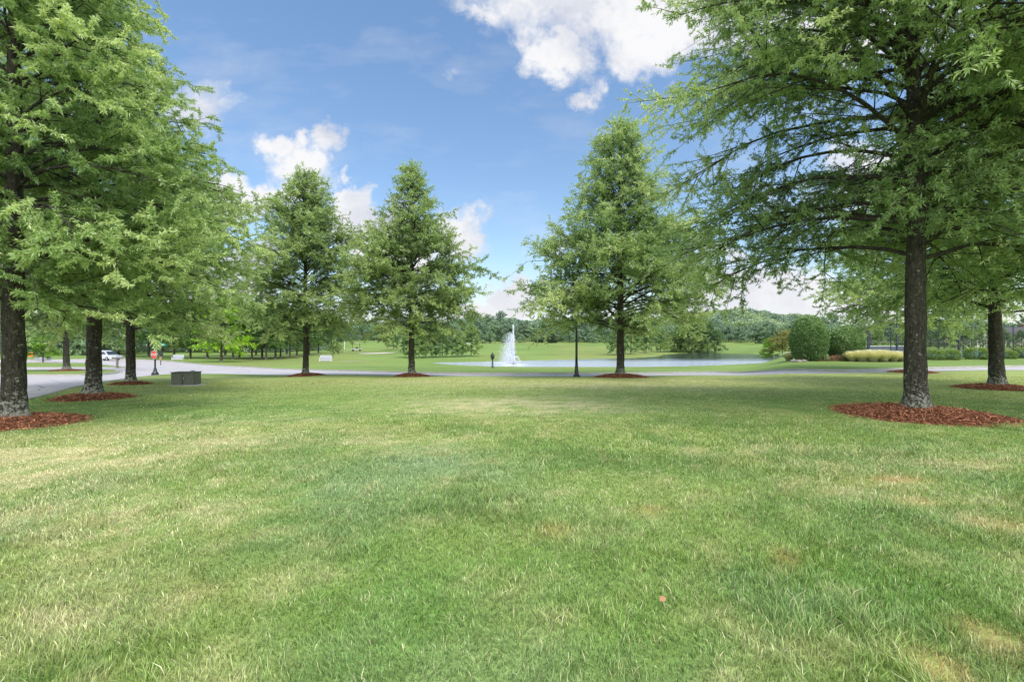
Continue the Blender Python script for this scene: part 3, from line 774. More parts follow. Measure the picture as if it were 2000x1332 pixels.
belt(1700, 2000, 9, 92, 104, [yT, cM2], .8, 1.1, 'small pale tree between the tennis courts and the houses', 'small trees behind the tennis courts')
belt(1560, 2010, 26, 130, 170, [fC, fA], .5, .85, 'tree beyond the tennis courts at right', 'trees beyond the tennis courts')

# wooded hill: uncountable canopy
def canopy(name, px0, px1, Yd, depth, hf, n, size, cols, seed, label):
    r_ = np.random.default_rng(seed); px = r_.uniform(px0, px1, n); dy = r_.uniform(0, depth, n)
    Yy = Yd+dy; x = (px-1000)/F*Yy; gzv = T1(x, Yy)
    h = hf(px)*(.55+.45*sstep(0, depth*.6, dy))
    lumps = fbm(x*.13, Yy*.13, seed, 3)
    top = h*(.70+.5*lumps)
    z = gzv+top*np.where(r_.uniform(0, 1, n) < .35, r_.uniform(.05, 1, n), 1-np.abs(r_.normal(size=n))*.12)
    P = np.stack([x, Yy, z], 1); D = norm(r_.normal(size=(n, 3))*np.array([1, 1, .6]))
    V, Fq = leaves(P, D, size*r_.uniform(.6, 1.4, n), size*.6*r_.uniform(.6, 1.4, n), r_, up=.5)
    cc = fbm(x*.07, Yy*.07, seed+5, 3)[:, None]; c0, c1, c2 = [np.array(c) for c in cols]
    C = (c0+(c2-c0)*sstep(.3, .7, cc))*r_.uniform(.7, 1.25, (n, 1))
    o = mesh_np(name, V, Fq, M['leaf_far'], col=np.repeat(C, 4, 0)); return tag(o, label, 'woodland', None, 'stuff')
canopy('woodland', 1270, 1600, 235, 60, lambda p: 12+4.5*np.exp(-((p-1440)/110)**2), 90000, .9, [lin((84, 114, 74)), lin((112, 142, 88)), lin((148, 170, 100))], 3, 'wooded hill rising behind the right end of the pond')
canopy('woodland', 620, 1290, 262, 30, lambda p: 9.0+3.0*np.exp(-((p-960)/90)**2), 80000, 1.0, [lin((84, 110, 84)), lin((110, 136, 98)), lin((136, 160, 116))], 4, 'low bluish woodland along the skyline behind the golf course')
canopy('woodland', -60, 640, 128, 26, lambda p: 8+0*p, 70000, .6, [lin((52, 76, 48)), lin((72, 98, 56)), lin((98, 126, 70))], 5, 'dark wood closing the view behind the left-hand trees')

# ------------------------------------------------------------------ shrubs
def shrub(name, rx, ry, h, n, leaf, cols, seed, parent=None, sq=2.4, flat=False, mat='bush'):
    r_ = np.random.default_rng(seed)
    t = empty(name)
    a = r_.uniform(0, 2*math.pi, n); b = np.arcsin(r_.uniform(-.75, 1, n))
    rad = np.where(r_.uniform(0, 1, n) < .7, 1-np.abs(r_.normal(size=n))*.05, r_.uniform(.6, 1, n))
    lump = 1+.15*(fbm(a*2.6+5, b*3.0+9, seed, 3)-.5)*2
    ca, sa, cb, sb = np.cos(a), np.sin(a), np.cos(b), np.sin(b)
    f = lambda v: np.sign(v)*np.abs(v)**(2/sq)
    P = np.stack([f(cb)*f(ca)*rx*lump*rad, f(cb)*f(sa)*ry*lump*rad, h*.45+f(sb)*h*.55*lump*rad], 1); P[:, 2] = np.maximum(P[:, 2], .03)
    D = norm(P-np.array([0, 0, h*.4])); D = norm(D*.7+r_.normal(size=(n, 3))*.6+np.array([0, 0, .15]))
    V, Fq = leaves(P, D, leaf[0]*r_.uniform(.6, 1.3, n), leaf[1]*r_.uniform(.7, 1.3, n), r_, up=.5)
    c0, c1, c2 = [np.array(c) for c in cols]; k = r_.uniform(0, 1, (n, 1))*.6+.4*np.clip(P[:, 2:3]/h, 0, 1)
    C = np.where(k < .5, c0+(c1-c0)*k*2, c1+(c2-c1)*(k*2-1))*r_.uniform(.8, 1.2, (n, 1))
    mesh_np('foliage', V, Fq, M[mat], t, col=np.repeat(C, 4, 0))
    mb = MB()
    for i in range(7):
        q = r_.uniform(0, 6.28); l = r_.uniform(.3, .6)
        mb.tube([(r_.normal()*.06*rx, r_.normal()*.06*ry, -.1), (math.cos(q)*rx*l*.4, math.sin(q)*ry*l*.4, h*.35), (math.cos(q)*rx*l, math.sin(q)*ry*l, h*.7)], [.04*h/3+.01, .03*h/3+.008, .01], 5)
    mb.build('stem', M['bark_far'], t)
    return t
BG = [lin((70, 100, 60)), lin((112, 144, 86)), lin((166, 192, 130))]
t = shrub('tall_shrub', 1.42, 1.5, 3.85, 24000, (.15, .065), BG, 61, sq=2.05)
t.location = P3(1580, 704.5); tag(t, 'taller of two big rounded evergreen bushes beyond the road', 'bush')
t = shrub('tall_shrub', 1.42, 1.4, 2.95, 20000, (.15, .065), BG, 62, sq=2.05)
t.location = P3(1652, 704); tag(t, 'shorter rounded evergreen bush beside the yellow grasses', 'bush')
HG = [lin((70, 96, 46)), lin((118, 146, 70)), lin((176, 194, 108))]
h1 = shrub('clipped_shrub', .78, .6, .95, 6500, (.085, .04), HG, 63, sq=3.0)
hs = [(1824, 703, 1.0, 'clipped shrub immediately right of the big oak trunk'), (1859, 703, .95, 'second clipped shrub right of the big oak trunk'), (1908, 702, 1.12, 'broad clipped shrub just left of the edge oak'), (1967, 701, .85, 'small clipped shrub just right of the edge oak'), (2000, 700, 1.2, 'clipped shrub cut by the right edge of the photo')]
for i, (px, py, s, lb) in enumerate(hs):
    p = P3(px, py)
    if i == 0: o = h1; o.location = p
    else: o = dup(h1, p, px*.1, (s, s, s if i != 4 else 1.05))
    tag(o, lb, 'shrub', 'clipped shrubs in front of the tennis fence')
def grass_clump(h, r, n, seed, cols):
    r_ = np.random.default_rng(seed); t = empty('ornamental_grass')
    a = r_.uniform(0, 6.283, n); rr = r*.35*np.sqrt(r_.uniform(0, 1, n)); base = np.stack([rr*np.cos(a), rr*np.sin(a), np.zeros(n)], 1)
    az = a+r_.normal(size=n)*.5; out = r_.uniform(.2, 1.0, n)*r; hh = h*r_.uniform(.6, 1.05, n)*(1-.35*(out/r)**2)
    d = np.stack([np.cos(az), np.sin(az), np.zeros(n)], 1); side = np.stack([-np.sin(az), np.cos(az), np.zeros(n)], 1)
    w_ = .012; V = np.zeros((n, 7, 3))
    ss = [0, .45, .8, 1.0]
    for k, s in enumerate(ss):
        p = base+d*(out*s**1.8)[:, None]+np.array([0, 0, 1])*(hh*(1.15*s-.28*s**3))[:, None]
        if k < 3: V[:, 2*k] = p+side*w_*(1-s*.5); V[:, 2*k+1] = p-side*w_*(1-s*.5)
        else: V[:, 6] = p
    b = (np.arange(n)*7)[:, None]
    q = np.concatenate([b+np.array([[0, 1, 3, 2]]), b+np.array([[2, 3, 5, 4]])]); tr_ = b+np.array([[4, 5, 6]])
    c0, c1 = [np.array(c) for c in cols]; C = np.repeat((c0+(c1-c0)*r_.uniform(0, 1, (n, 1))), 7, 0)
    C = C*np.tile(np.array([.35, .35, .8, .8, 1.05, 1.05, 1.1])[:, None], (n, 1))
    mesh_np('blades', V.reshape(-1, 3), [q, tr_], M['bush'], t, col=np.clip(C, 0, 1)); 
    return t
gc = grass_clump(1.25, .85, 2600, 71, [lin((214, 210, 168)), lin((250, 247, 216))])
for i, (px, py, s) in enumerate([(1664, 706, .85), (1683, 706.5, .95), (1703, 706.8, 1.0), (1724, 706.8, 1.0), (1744, 706.6, .9), (1760, 706, .85)]):
    p = P3(px, py)
    if i == 0: o = gc; o.location = p; o.scale = (s,)*3
    else: o = dup(gc, p, i*1.3, s)
    tag(o, 'yellow ornamental grass clump in the long row left of the big oak trunk', 'ornamental grass', 'yellow ornamental grasses in a row')
p = P3(1541, 704.5); o = dup(gc, p, .4, .8, 'lone yellow-green grass clump left of the tall evergreen bush'); o['category'] = 'ornamental grass'; del o['group']
sb = shrub('low_shrub', .35, .35, .4, 900, (.08, .03), [lin((96, 70, 58)), lin((150, 112, 90)), lin((180, 150, 120))], 73)
for i, (px, py) in enumerate([(1566, 705), (1598, 705.5), (1618, 705.3), (1634, 705.2)]):
    p = P3(px, py)
    if i == 0: o = sb; o.location = p
    else: o = dup(sb, p, i*2.0, .9+.1*i)
    tag(o, 'low brownish perennial at the foot of the evergreen bushes', 'plant', 'low brownish plants at the foot of the evergreen bushes')

# ------------------------------------------------------------------ lamp post by the road
def lamp_post(loc, label):
    t = empty('lamp_post', loc, 0, label, 'street lamp')
    MB().lathe([(.20, -.1), (.20, .06), (.17, .10), (.125, .14), (.115, .34), (.095, .42), (.085, .62), (.07, .70)], n=14).build('base', M['black'], t, smooth=True)
    MB().lathe([(.072, .70), (.065, 1.2), (.052, 4.4), (.08, 4.43), (.08, 4.5)], n=12).build('post', M['black'], t, smooth=True)
    MB().lathe([(.07, 4.5), (.13, 4.56), (.20, 4.62), (.24, 4.66)], n=8).build('lamp_holder', M['black'], t)
    MB().lathe([(.19, 4.661), (.22, 5.05)], n=8).build('lamp_glass', M['lampglass'], t)
    MB().lathe([(.27, 5.051), (.24, 5.12), (.10, 5.28), (.03, 5.34), (.03, 5.44), (.008, 5.5)], n=8).build('lamp_cap', M['black'], t)
    return t
p = P3(1126, 736); lamp_post((p[0], p[1], p[2]), 'black lamp post at the roadside, its head lost in the oak branches')
# small lantern bollard by the pond
p = P3(962, 718.5)
t = empty('bollard_lamp', p, 0, 'short dark lantern post at the pond edge left of the fountain', 'lantern')
MB().lathe([(.16, -.1), (.16, .08), (.10, .14), (.085, .95)], n=10).build('post', M['dgreen'], t, smooth=True)
MB().lathe([(.12, .951), (.19, 1.0), (.20, 1.32)], n=8).build('lantern', M['dgreen'], t)
MB().lathe([(.27, 1.321), (.22, 1.38), (.06, 1.55), (.02, 1.68)], n=8).build('lantern_cap', M['dgreen'], t)

# ------------------------------------------------------------------ writing
def text_mesh(txt, size, mat, parent, name='lettering', extrude=.002):
    cu = bpy.data.curves.new(name, 'FONT'); cu.body = txt; cu.size = size; cu.align_x = 'CENTER'; cu.align_y = 'CENTER'; cu.extrude = extrude
    o = bpy.data.objects.new(name, cu); COL.objects.link(o)
    dg = bpy.context.evaluated_depsgraph_get(); me = bpy.data.meshes.new_from_object(o.evaluated_get(dg)); bpy.data.objects.remove(o)
    o = bpy.data.objects.new(name, me); COL.objects.link(o); me.materials.clear(); me.materials.append(mat); o.parent = parent
    return o

# stop sign
p = P3(303, 731)
t = empty('stop_sign', p, R(0), 'red stop sign on a black fluted post with green street-name blade on top', 'stop sign')
MB().lathe([(.24, -.1), (.24, .06), (.20, .12), (.12, .22), (.10, .42), (.06, .5)], n=12).build('base', M['black'], t, smooth=True)
MB().lathe([(.055, .5), (.05, 2.15)], n=10).build('post', M['black'], t, smooth=True)
s = .31; sg = MB(); oc = [(s*math.cos(R(22.5+45*k)), s*math.sin(R(22.5+45*k))) for k in range(8)]
face = sg.prism(oc, -.006, .006).build('sign_plate', M['red'], t); ang = R(-21)
face.location = (math.sin(ang)*.085, -math.cos(ang)*.085, 1.45); face.rotation_euler = (0, 0, ang)
oc2 = [(a*1.07, b*1.07) for a, b in oc]; rim = MB().prism(oc2, .0065, .012).build('rim', M['white'], face)
for sgn in (-1,):
    tx = text_mesh('STOP', .26, M['white'], face); tx.rotation_euler = (R(90), 0, 0); tx.location = (0, -.0085, 0)
bl = MB().box((0, 0, 0), (.85, .012, .16)).build('street_name_blade', M['green'], t); bl.location = (.36, 0, 2.12+.08)
tx = MB()
for k, (a, w_) in enumerate([(-.26, .10), (-.12, .13), (.06, .14), (.22, .12)]): tx.box((a, -.0085, 0), (w_, .003, .05))
tx.build('lettering', M['white'], bl)
bl2 = MB().box((0, 0, 0), (.012, .7, .16)).build('street_name_blade', M['green'], t); bl2.location = (0, .25, 2.40)
# second sign behind: orange-red marker
p = P3(314, 712)
t = empty('road_sign', p, 0, 'small dark sign with orange mark on a post behind the stop sign', 'sign')
MB().box((0, 0, .9), (.07, .07, 2.0)).build('post', M['black'], t); MB().box((0, -.05, 1.45), (.62, .02, .5)).build('sign_plate', M['dgreen'], t); MB().box((0, -.064, .80), (.24, .02, .45)).build('marker_plate', M['dryleaf'], t)
# orange roadwork sign
p = P3(60, 704)
t = empty('orange_sign', p, .1, 'square orange roadwork sign on a thin post by the far road', 'sign')
MB().box((0, 0, .45), (.05, .05, 1.1)).build('post', M['metal'], t); MB().box((0, -.04, 1.0), (.72, .02, .72)).build('sign_plate', M['orange'], t)
# mailbox
p = P3(229, 717.5)
t = empty('mailbox', p, 0, 'grey roadside mailbox on a thick post at the tip of the island', 'mailbox')
MB().box((0, 0, .45), (.16, .16, 1.3)).build('post', M['wood'], t); MB().box((.25, 0, 1.02), (.75, .1, .08)).build('bracket', M['wood'], t)
mb = MB(); n = 10; pr = [(-.3, 1.061), (.62, 1.061)]
poly = [(.11*math.cos(a), .17+.11*math.sin(a)) for a in np.linspace(0, math.pi, n)]+[(-.11, 0), (.11, 0)]
mm = MB(); V = [(x_, q[0], 1.062+q[1]) for x_ in (-.05, .60) for q in poly]; k_ = len(poly)
mm.add(V, [tuple(range(k_)), tuple(range(2*k_-1, k_-1, -1))]+[(i, (i+1) % k_, (i+1) % k_+k_, i+k_) for i in range(k_)]).build('mailbox_body', M['metal'], t)
# utility box
p = P3(362, 753.5)
t = empty('utility_box', p, R(4), 'olive green utility cabinet standing on a concrete pad in the lawn', 'utility box')
MB().box((0, .12, .0), (1.12, .78, .10)).build('concrete_pad', M['conc'], t, bevel=.01)
MB().box((-.02, 0.1, .30), (.90, .56, .50)).build('cabinet', M['box'], t, bevel=.012)
MB().box((-.02, 0.1, .566), (.95, .61, .03)).build('lid', M['box'], t, bevel=.008)
MB().box((-.02, -.192, .29), (.012, .012, .44)).build('door_seam', M['black'], t)
MB().box((.05, -.20, .33), (.03, .03, .08)).build('handle', M['metal'], t)
p = P3(376, 741.5)
t = empty('utility_box', p, R(8), 'small grey-green pedestal box just behind the olive cabinet', 'utility box')
MB().box((0, 0, .20), (.34, .30, .42)).build('cabinet', M['wood'], t, bevel=.02); MB().lathe([(.19, .411), (.16, .46), (.05, .50)], n=10).build('lid', M['rock'], t, smooth=True)

# ------------------------------------------------------------------ benches, golf things
def bench(loc, rz, w_, label):
    t = empty('bench', loc, rz, label, 'bench', 'white benches on the grass beyond the road')
    MB().box((0, 0, .42), (w_, .42, .05)).build('seat', M['metal'], t)
    MB().box((0, .2, .66), (w_-.02, .035, .44)).build('backrest', M['lilac'], t)
    MB().box((0, -.18, .24), (w_-.02, .03, .28)).build('front_panel', M['lilac'], t)
    for sx in (-1, 1):
        mb = MB(); mb.box((sx*(w_/2+.03), -.18, .3), (.06, .06, .66)); mb.box((sx*(w_/2+.03), .24, .44), (.06, .06, .94)); mb.box((sx*(w_/2+.03), .03, .62), (.062, .48, .05)); mb.build('leg', M['white'], t)
    MB().box((0, .2, .905), (w_+.0, .06, .05)).build('top_rail', M['white'], t)
bench(P3(636, 706), 0, 1.7, 'white-framed bench on the grass between the leftmost and middle roadside oaks')
bench(P3(347, 703.5), 0, 1.7, 'white-framed bench in front of the dark wood, above the olive box')
p = AT(673, 116); t = tag(MB().lathe([(.11, -.1), (.10, .1), (.07, 2.6), (.02, 2.65)], c=(0, 0, 0), n=8).build('pole', M['white']), 'thin white pole on the brow of the golf hill', 'pole'); t.location = p
p = P3(661, 689); t = empty('waste_bin', p, 0, 'tiny dark bin on the golf hill', 'bin'); MB().lathe([(.2, 0), (.24, .7)], n=10).build('bin_body', M['black'], t); MB().lathe([(.26, .701), (.1, .85)], n=10).build('lid', M['black'], t)
# cart with pale roof
p = P3(696, 686)
t = empty('golf_cart', p, R(20), 'small cart with pale flat roof parked on the golf hill', 'cart')
MB().box((0, 0, .42), (2.2, 1.1, .30)).build('body', M['conc'], t, bevel=.05); MB().box((0, 0, 1.83), (1.9, 1.2, .08)).build('roof', M['beige'], t, bevel=.03)
for sx in (-.85, .75):
    for sy in (-.5, .5): MB().tube([(sx, sy, .58), (sx*.9, sy, 1.79)], .025, 6).build('roof_post', M['black'], t)
MB().box((.1, 0, .74), (.5, 1.0, .33)).build('seat', M['black'], t, bevel=.04)
for sx in (-.75, .75):
    for sy in (-.5, .5): MB().tube([(sx, sy-.08, .22), (sx, sy+.08, .22)], .22, 12).build('wheel', M['tyre'], t)
# sand bunker strip on hill
def bunker(px, py, rx, ry):
    x, y = at(px, py); a = np.arange(24)*2*math.pi/24; n = 24
    rr = 1+.15*np.sin(3*a); V = [(x, y, gz(x, y)+.05)]+[(x+rx*r_*math.cos(q), y+ry*r_*math.sin(q), gz(x+rx*r_*math.cos(q), y+ry*r_*math.sin(q))+.05) for q, r_ in zip(a, rr)]
    o = mesh_np('sand_bunker', V, np.array([(0, 1+k, 1+(k+1) % n) for k in range(n)]), M['sand']); return tag(o, kind='structure')
bunker(735, 690.5, 3.6, 1.6); bunker(690, 707, 2.2, .5)

# ------------------------------------------------------------------ car
def car(loc, rz):
    t = empty('parked_car', loc, rz, 'silver minivan driving on the far road, half hidden by an oak trunk', 'car')
    body = [(-2.3, .35), (-2.35, .75), (-2.25, 1.02), (-.9, 1.08), (1.25, 1.02), (2.1, .86), (2.35, .62), (2.35, .32)]
    cab = [(-2.2, 1.0), (-2.0, 1.62), (-1.6, 1.74), (.2, 1.72), (.75, 1.58), (1.5, 1.0)]
    def loft(poly, w0, w1, zmid, name, mat):
        n = len(poly); V = []
        for sy in (-1, 1):
            for (a, b) in poly: V.append((a, sy*(w0 if b < zmid else w1), b))
        Fs = [tuple(range(n)), tuple(range(2*n-1, n-1, -1))]+[(k, k+n, (k+1) % n+n, (k+1) % n) for k in range(n)]
        return MB().add(V, Fs).build(name, mat, t, bevel=.06)
    loft(body, .93, .90, .5, 'body', M['carpaint']); loft(cab, .86, .68, 1.2, 'cabin', M['carpaint'])
    for sy in (-1, 1):
        for i, (a0, a1, b0, b1) in enumerate([(-1.95, -1.75, -1.0, -1.0), (-.93, -.93, -.05, -.05), (.03, .03, 1.2, .55)]):
            V = [(a0, sy*.868, 1.08), (b0, sy*.868, 1.08), (b1, sy*.735, 1.55), (a1, sy*.735, 1.55)]
            V2 = [(x_, y_+sy*.01, z_) for x_, y_, z_ in V]
            MB().add(V2, [(0, 1, 2, 3)]).build('window', M['glass'], t)
    MB().add([(1.46, -.76, 1.07), (1.46, .76, 1.07), (.82, .64, 1.56), (.82, -.64, 1.56)], [(0, 1, 2, 3)]).build('windscreen', M['glass'], t)
    MB().add([(-2.24, -.74, 1.1), (-2.24, .74, 1.1), (-2.07, .64, 1.56), (-2.07, -.64, 1.56)], [(0, 1, 2, 3)]).build('rear_window', M['glass'], t)
    for sx in (-1.45, 1.45):
        for sy in (-.86, .86):
            wv = MB().tube([(sx, sy-.11, .33), (sx, sy+.11, .33)], .34, 18).build('wheel', M['tyre'], t)
            MB().tube([(sx, sy-.125, .33), (sx, sy+.125, .33)], .20, 12).build('rim', M['metal'], wv)
    for sy in (-.68, .68):
        MB().box((2.33, sy, .68), (.08, .34, .16)).build('headlight', M['lampglass'], t); MB().box((-2.30, sy, .9), (.08, .2, .3)).build('tail_light', M['tail'], t)
    MB().box((2.36, 0, .42), (.06, 1.5, .14)).build('bumper', M['black'], t)
p = P3(207, 703.2); car((p[0], p[1], p[2]-.08), R(-14))
p = P3(84, 703.5)
t = empty('utility_box', p, 0, 'low grey slatted box beyond the far road beside the small yellow-green tree', 'utility box')
MB().box((0, 0, .3), (2.2, .8, .6)).build('cabinet', M['metal'], t, bevel=.03); MB().box((0, 0, .625), (2.3, .9, .05)).build('lid', M['black'], t)

# ------------------------------------------------------------------ fountain
def fountain(loc):
    t = empty('fountain', loc, 0, 'tall white water jet rising from the pond with drifting spray', 'fountain')
    MB().lathe([(.55, -.15), (.6, 0), (.5, .1), (.12, .16), (.08, .3)], n=16).build('nozzle_float', M['black'], t, smooth=True)
    r_ = np.random.default_rng(5)
    def streaks(name, n, v0, vs, spread, wind, size, alpha, tmax=1.0, zmul=1.0, ring=None):
        Hh = v0*v0/19.62
        T_ = 2*v0/9.81
        tt = r_.uniform(0, T_*tmax, n); az = r_.uniform(0, 2*math.pi, n)
        if ring is not None: hs_ = ring*r_.normal(1, .07, n); vz = v0*r_.normal(1, .03, n)
        else: hs_ = np.abs(r_.normal(size=n))*spread; vz = v0*(1-np.abs(r_.normal(size=n))*vs)
        hx = np.cos(az)*hs_; hy = np.sin(az)*hs_
        wd = wind*r_.uniform(.2, 1, n)
        def pos(t_): return np.stack([hx*t_-wd*t_**2, hy*t_, np.maximum(0.02, vz*t_-4.905*t_*t_)+.2], 1)
        A = pos(tt); B = pos(tt+.035); k = A[:, 2] > .2
        A, B = A[k], B[k]; w_ = size*r_.uniform(.4, 1.3, len(A))
        V, Fq = prisms(A, B+np.array([0, 0, .01]), w_, w_*.6, 3)
        mesh_np(name, V, Fq, m_spray(alpha), t)
    streaks('jet', 9000, 10.3, .05, .05, .06, .020, .85, tmax=.55)
    streaks('jet_foam', 7000, 9.0, .30, .12, .10, .026, .6)
    streaks('drifting_spray', 13000, 9.3, .25, .20, .70, .016, .25)
    streaks('side_spray', 2600, 4.4, .03, .0, .0, .010, .25, ring=1.15)
    # ring of foam where the water lands
    a = r_.uniform(0, 6.283, 2600); rr = np.abs(r_.normal(size=2600))*1.2; A = np.stack([rr*np.cos(a)-.3, rr*np.sin(a), np.full(2600, .03)], 1)
    V, Fq = prisms(A, A+np.stack([np.zeros(2600), np.zeros(2600), r_.uniform(.03, .14, 2600)], 1), np.full(2600, .010), np.full(2600, .006), 3)
    mesh_np('splash', V, Fq, m_spray(.5), t)
xw, yw = at_plane(1003, 712.5, WATER); fountain((xw, yw, WATER))

# ------------------------------------------------------------------ tennis courts
def fence(name, A, B, hgt, npost, label, wires=True):
    A = np.array(A, float); B = np.array(B, float); L = np.linalg.norm(B-A); d = (B-A)/L
    z0 = gz(*A)
    t = empty(name, (A[0], A[1], z0), math.atan2(d[1], d[0]), label, 'fence')
    dz = gz(*B)-z0
    for i in range(npost):
        x_ = L*i/(npost-1); MB().tube([(x_, 0, -.3+dz*x_/L), (x_, 0, hgt)], .045, 8).build('post', M['fence'], t)
    for h_ in (.12, hgt*.5, hgt-.03):
        MB().tube([(0, 0, h_), (L, 0, h_)], .024, 6).build('rail', M['fence'], t)
    if wires:
        sp = .11; n = int(L/sp); s_ = np.arange(n)*sp
        A1 = np.stack([s_, np.full(n, .012), np.full(n, .05)], 1); B1 = A1+np.array([hgt*.7, 0, hgt-.1]); over = np.maximum(0, B1[:, 0]-L)/(hgt*.7); B1 = A1+(B1-A1)*(1-over)[:, None]
        A2 = np.stack([s_, np.full(n, -.012), np.full(n, hgt-.05)], 1); B2 = A2+np.array([hgt*.7, 0, -hgt+.1]); over = np.maximum(0, B2[:, 0]-L)/(hgt*.7); B2 = A2+(B2-A2)*(1-over)[:, None]
        V, Fq = prisms(np.concatenate([A1, A2]), np.concatenate([B1, B2]), np.full(2*n, .0035), np.full(2*n, .0035), 3)
        mesh_np('netting', V, Fq, M['net'], t)
    return t
FA = AT(1694, 50); FB = AT(2080, 47)
fence('tennis_fence', FA[:2], FB[:2], 3.1, 9, 'dark chain-link fence behind the clipped shrubs, nearest side of the tennis courts')
FC = AT(1702, 82); FD = AT(2060, 82)
fence('tennis_fence', FC[:2], FD[:2], 3.1, 12, 'far side chain-link fence of the tennis courts', True)
fence('tennis_fence', FA[:2], FC[:2], 3.1, 8, 'left end chain-link fence of the tennis courts running away from the road', False)
court = [(FA[0]+1, FA[1]+1.2), (FB[0]+8, FB[1]+2), (FD[0]+8, FD[1]-1), (FC[0]+1, FC[1]-1)]
o = poly_sheet('tennis_court', court, lambda x, y: T1(x, y)+.02, M['court'], 3); tag(o, kind='structure')
p = AT(1725, 64); t = empty('tennis_net', p, 0, 'tennis net with blue-black windscreen seen through the fence', 'net')
MB().box((0, 0, .5), (6, .03, .9)).build('net_panel', M['screen'], t); MB().box((0, 0, .97), (6.05, .05, .06)).build('net_tape', M['white'], t)
for sx in (-3.1, 3.1): MB().box((sx, 0, .5), (.09, .09, 1.1)).build('post', M['fence'], t)
for px, Yd, lb in [(1873, 46.3, 'dark court light pole rising between the clipped shrubs'), (1752, 55, 'court light pole near the left end of the tennis fence')]:
    p = AT(px, Yd); t = empty('court_light_pole', p, 0, lb, 'light pole')
    MB().lathe([(.22, -.2), (.22, .06), (.12, .12), (.11, 1.0), (.07, 7.0)], n=10).build('pole', M['fence'], t, smooth=True); MB().box((0, 0, 7.06), (.9, .12, .1)).build('cross_arm', M['fence'], t)
    for sx in (-.38, .38): MB().box((sx, -.1, 6.92), (.34, .4, .16)).build('lamp_head', M['fence'], t)

# ------------------------------------------------------------------ buildings
def house(loc, rz, w_, d_, h_, roof_h, wall, label, porch=False):
    t = empty('house', loc, rz, label, 'house')
    w0 = MB().box((0, 0, h_/2-.3), (w_, d_, h_+.6)).build('wall', wall, t)
    ov = .5
    rf = MB().add([(-w_/2-ov, -d_/2-ov, h_+.003), (w_/2+ov, -d_/2-ov, h_+.003), (w_/2+ov, d_/2+ov, h_+.003), (-w_/2-ov, d_/2+ov, h_+.003), (-w_/2+d_*.3, 0, h_+roof_h), (w_/2-d_*.3, 0, h_+roof_h)], [(0, 1, 5, 4), (2, 3, 4, 5), (1, 2, 5), (3, 0, 4), (3, 2, 1, 0)]).build('roof', M['roof'], t)
    MB().box((w_*.22, .5, h_+roof_h*.9), (.8, .8, roof_h*.9)).build('chimney', M['brick'], rf)
    n = max(2, int(w_/3))
    for i in range(n):
        cx = -w_/2+w_*(i+.5)/n
        if i == n//2:
            dd = MB().box((cx, -d_/2-.03, 1.05), (1.0, .08, 2.1)).build('door', M['white'], t); MB().box((cx+.35, -d_/2-.09, 1.0), (.06, .05, .06)).build('handle', M['black'], dd)
        else:
            wn = MB().box((cx, -d_/2-.02, h_*.55), (1.3, .08, 1.3)).build('window', M['white'], t); MB().box((cx, -d_/2-.068, h_*.55), (1.1, .03, 1.1)).build('pane', M['glass'], wn)
    if porch:
        MB().box((-w_*.2, -d_/2-2.2, 2.6), (w_*.55, 4.2, .18)).build('porch_roof', M['white'], t)
        for i in range(4): MB().box((-w_*.2-w_*.25+w_*.5*i/3, -d_/2-4.0, 1.2), (.22, .22, 2.6)).build('porch_column', M['white'], t)
    return t
p = AT(1866, 112); house((p[0], p[1], p[2]), R(-8), 8, 7, 2.6, 1.6, M['brick'], 'red brick house with white porch seen through the tennis fence', porch=True)
p = AT(1985, 125); house((p[0], p[1], p[2]), R(-14), 9, 7, 2.6, 2.2, M['beige'], 'grey-roofed house right of the edge oak, beyond the tennis courts')
p = AT(905, 204); house((p[0], p[1], p[2]), R(-10), 8, 6, 2.2, 1.4, M['white'], 'low pale building between distant trees left of the fountain')
p = AT(1043, 203); o = shrub('round_shrub', 1.6, 1.4, 2.6, 3000, (.3, .15), [lin((46, 60, 52)), lin((60, 78, 60)), lin((80, 98, 76))], 81)
for i, (px, Yd, s) in enumerate([(1072, 196, 1.0), (1081, 197, .95), (1060, 199, .6), (1050, 200, .6)]):
    p = AT(px, Yd)
    if i == 0: o.location = p
    q = o if i == 0 else dup(o, p, i, s)
    tag(q, 'dark rounded bush on the crest right of the fountain', 'bush', 'dark rounded bushes on the crest right of the fountain')
# pale pond-side boulders on the far bank
r_ = np.random.default_rng(9)
for i, (px, py) in enumerate([(1548, 706.5), (1553, 707), (1560, 707), (1570, 706.6)]):
    p = P3(px, py); mb = MB(); V = []; 
    prf = [(.05, -.1), (.30, 0), (.34, .12), (.22, .26), (.06, .32)]
    mb.lathe([(a*(1+.15*r_.normal()), b) for a, b in prf], n=9); o = mb.build('boulder', M['rock'], None, smooth=True); o.location = p; o.scale = (.8, .6, .6)
    tag(o, 'grey boulder at the right end of the pond by the tall bush', 'rock', 'boulders at the right end of the pond')

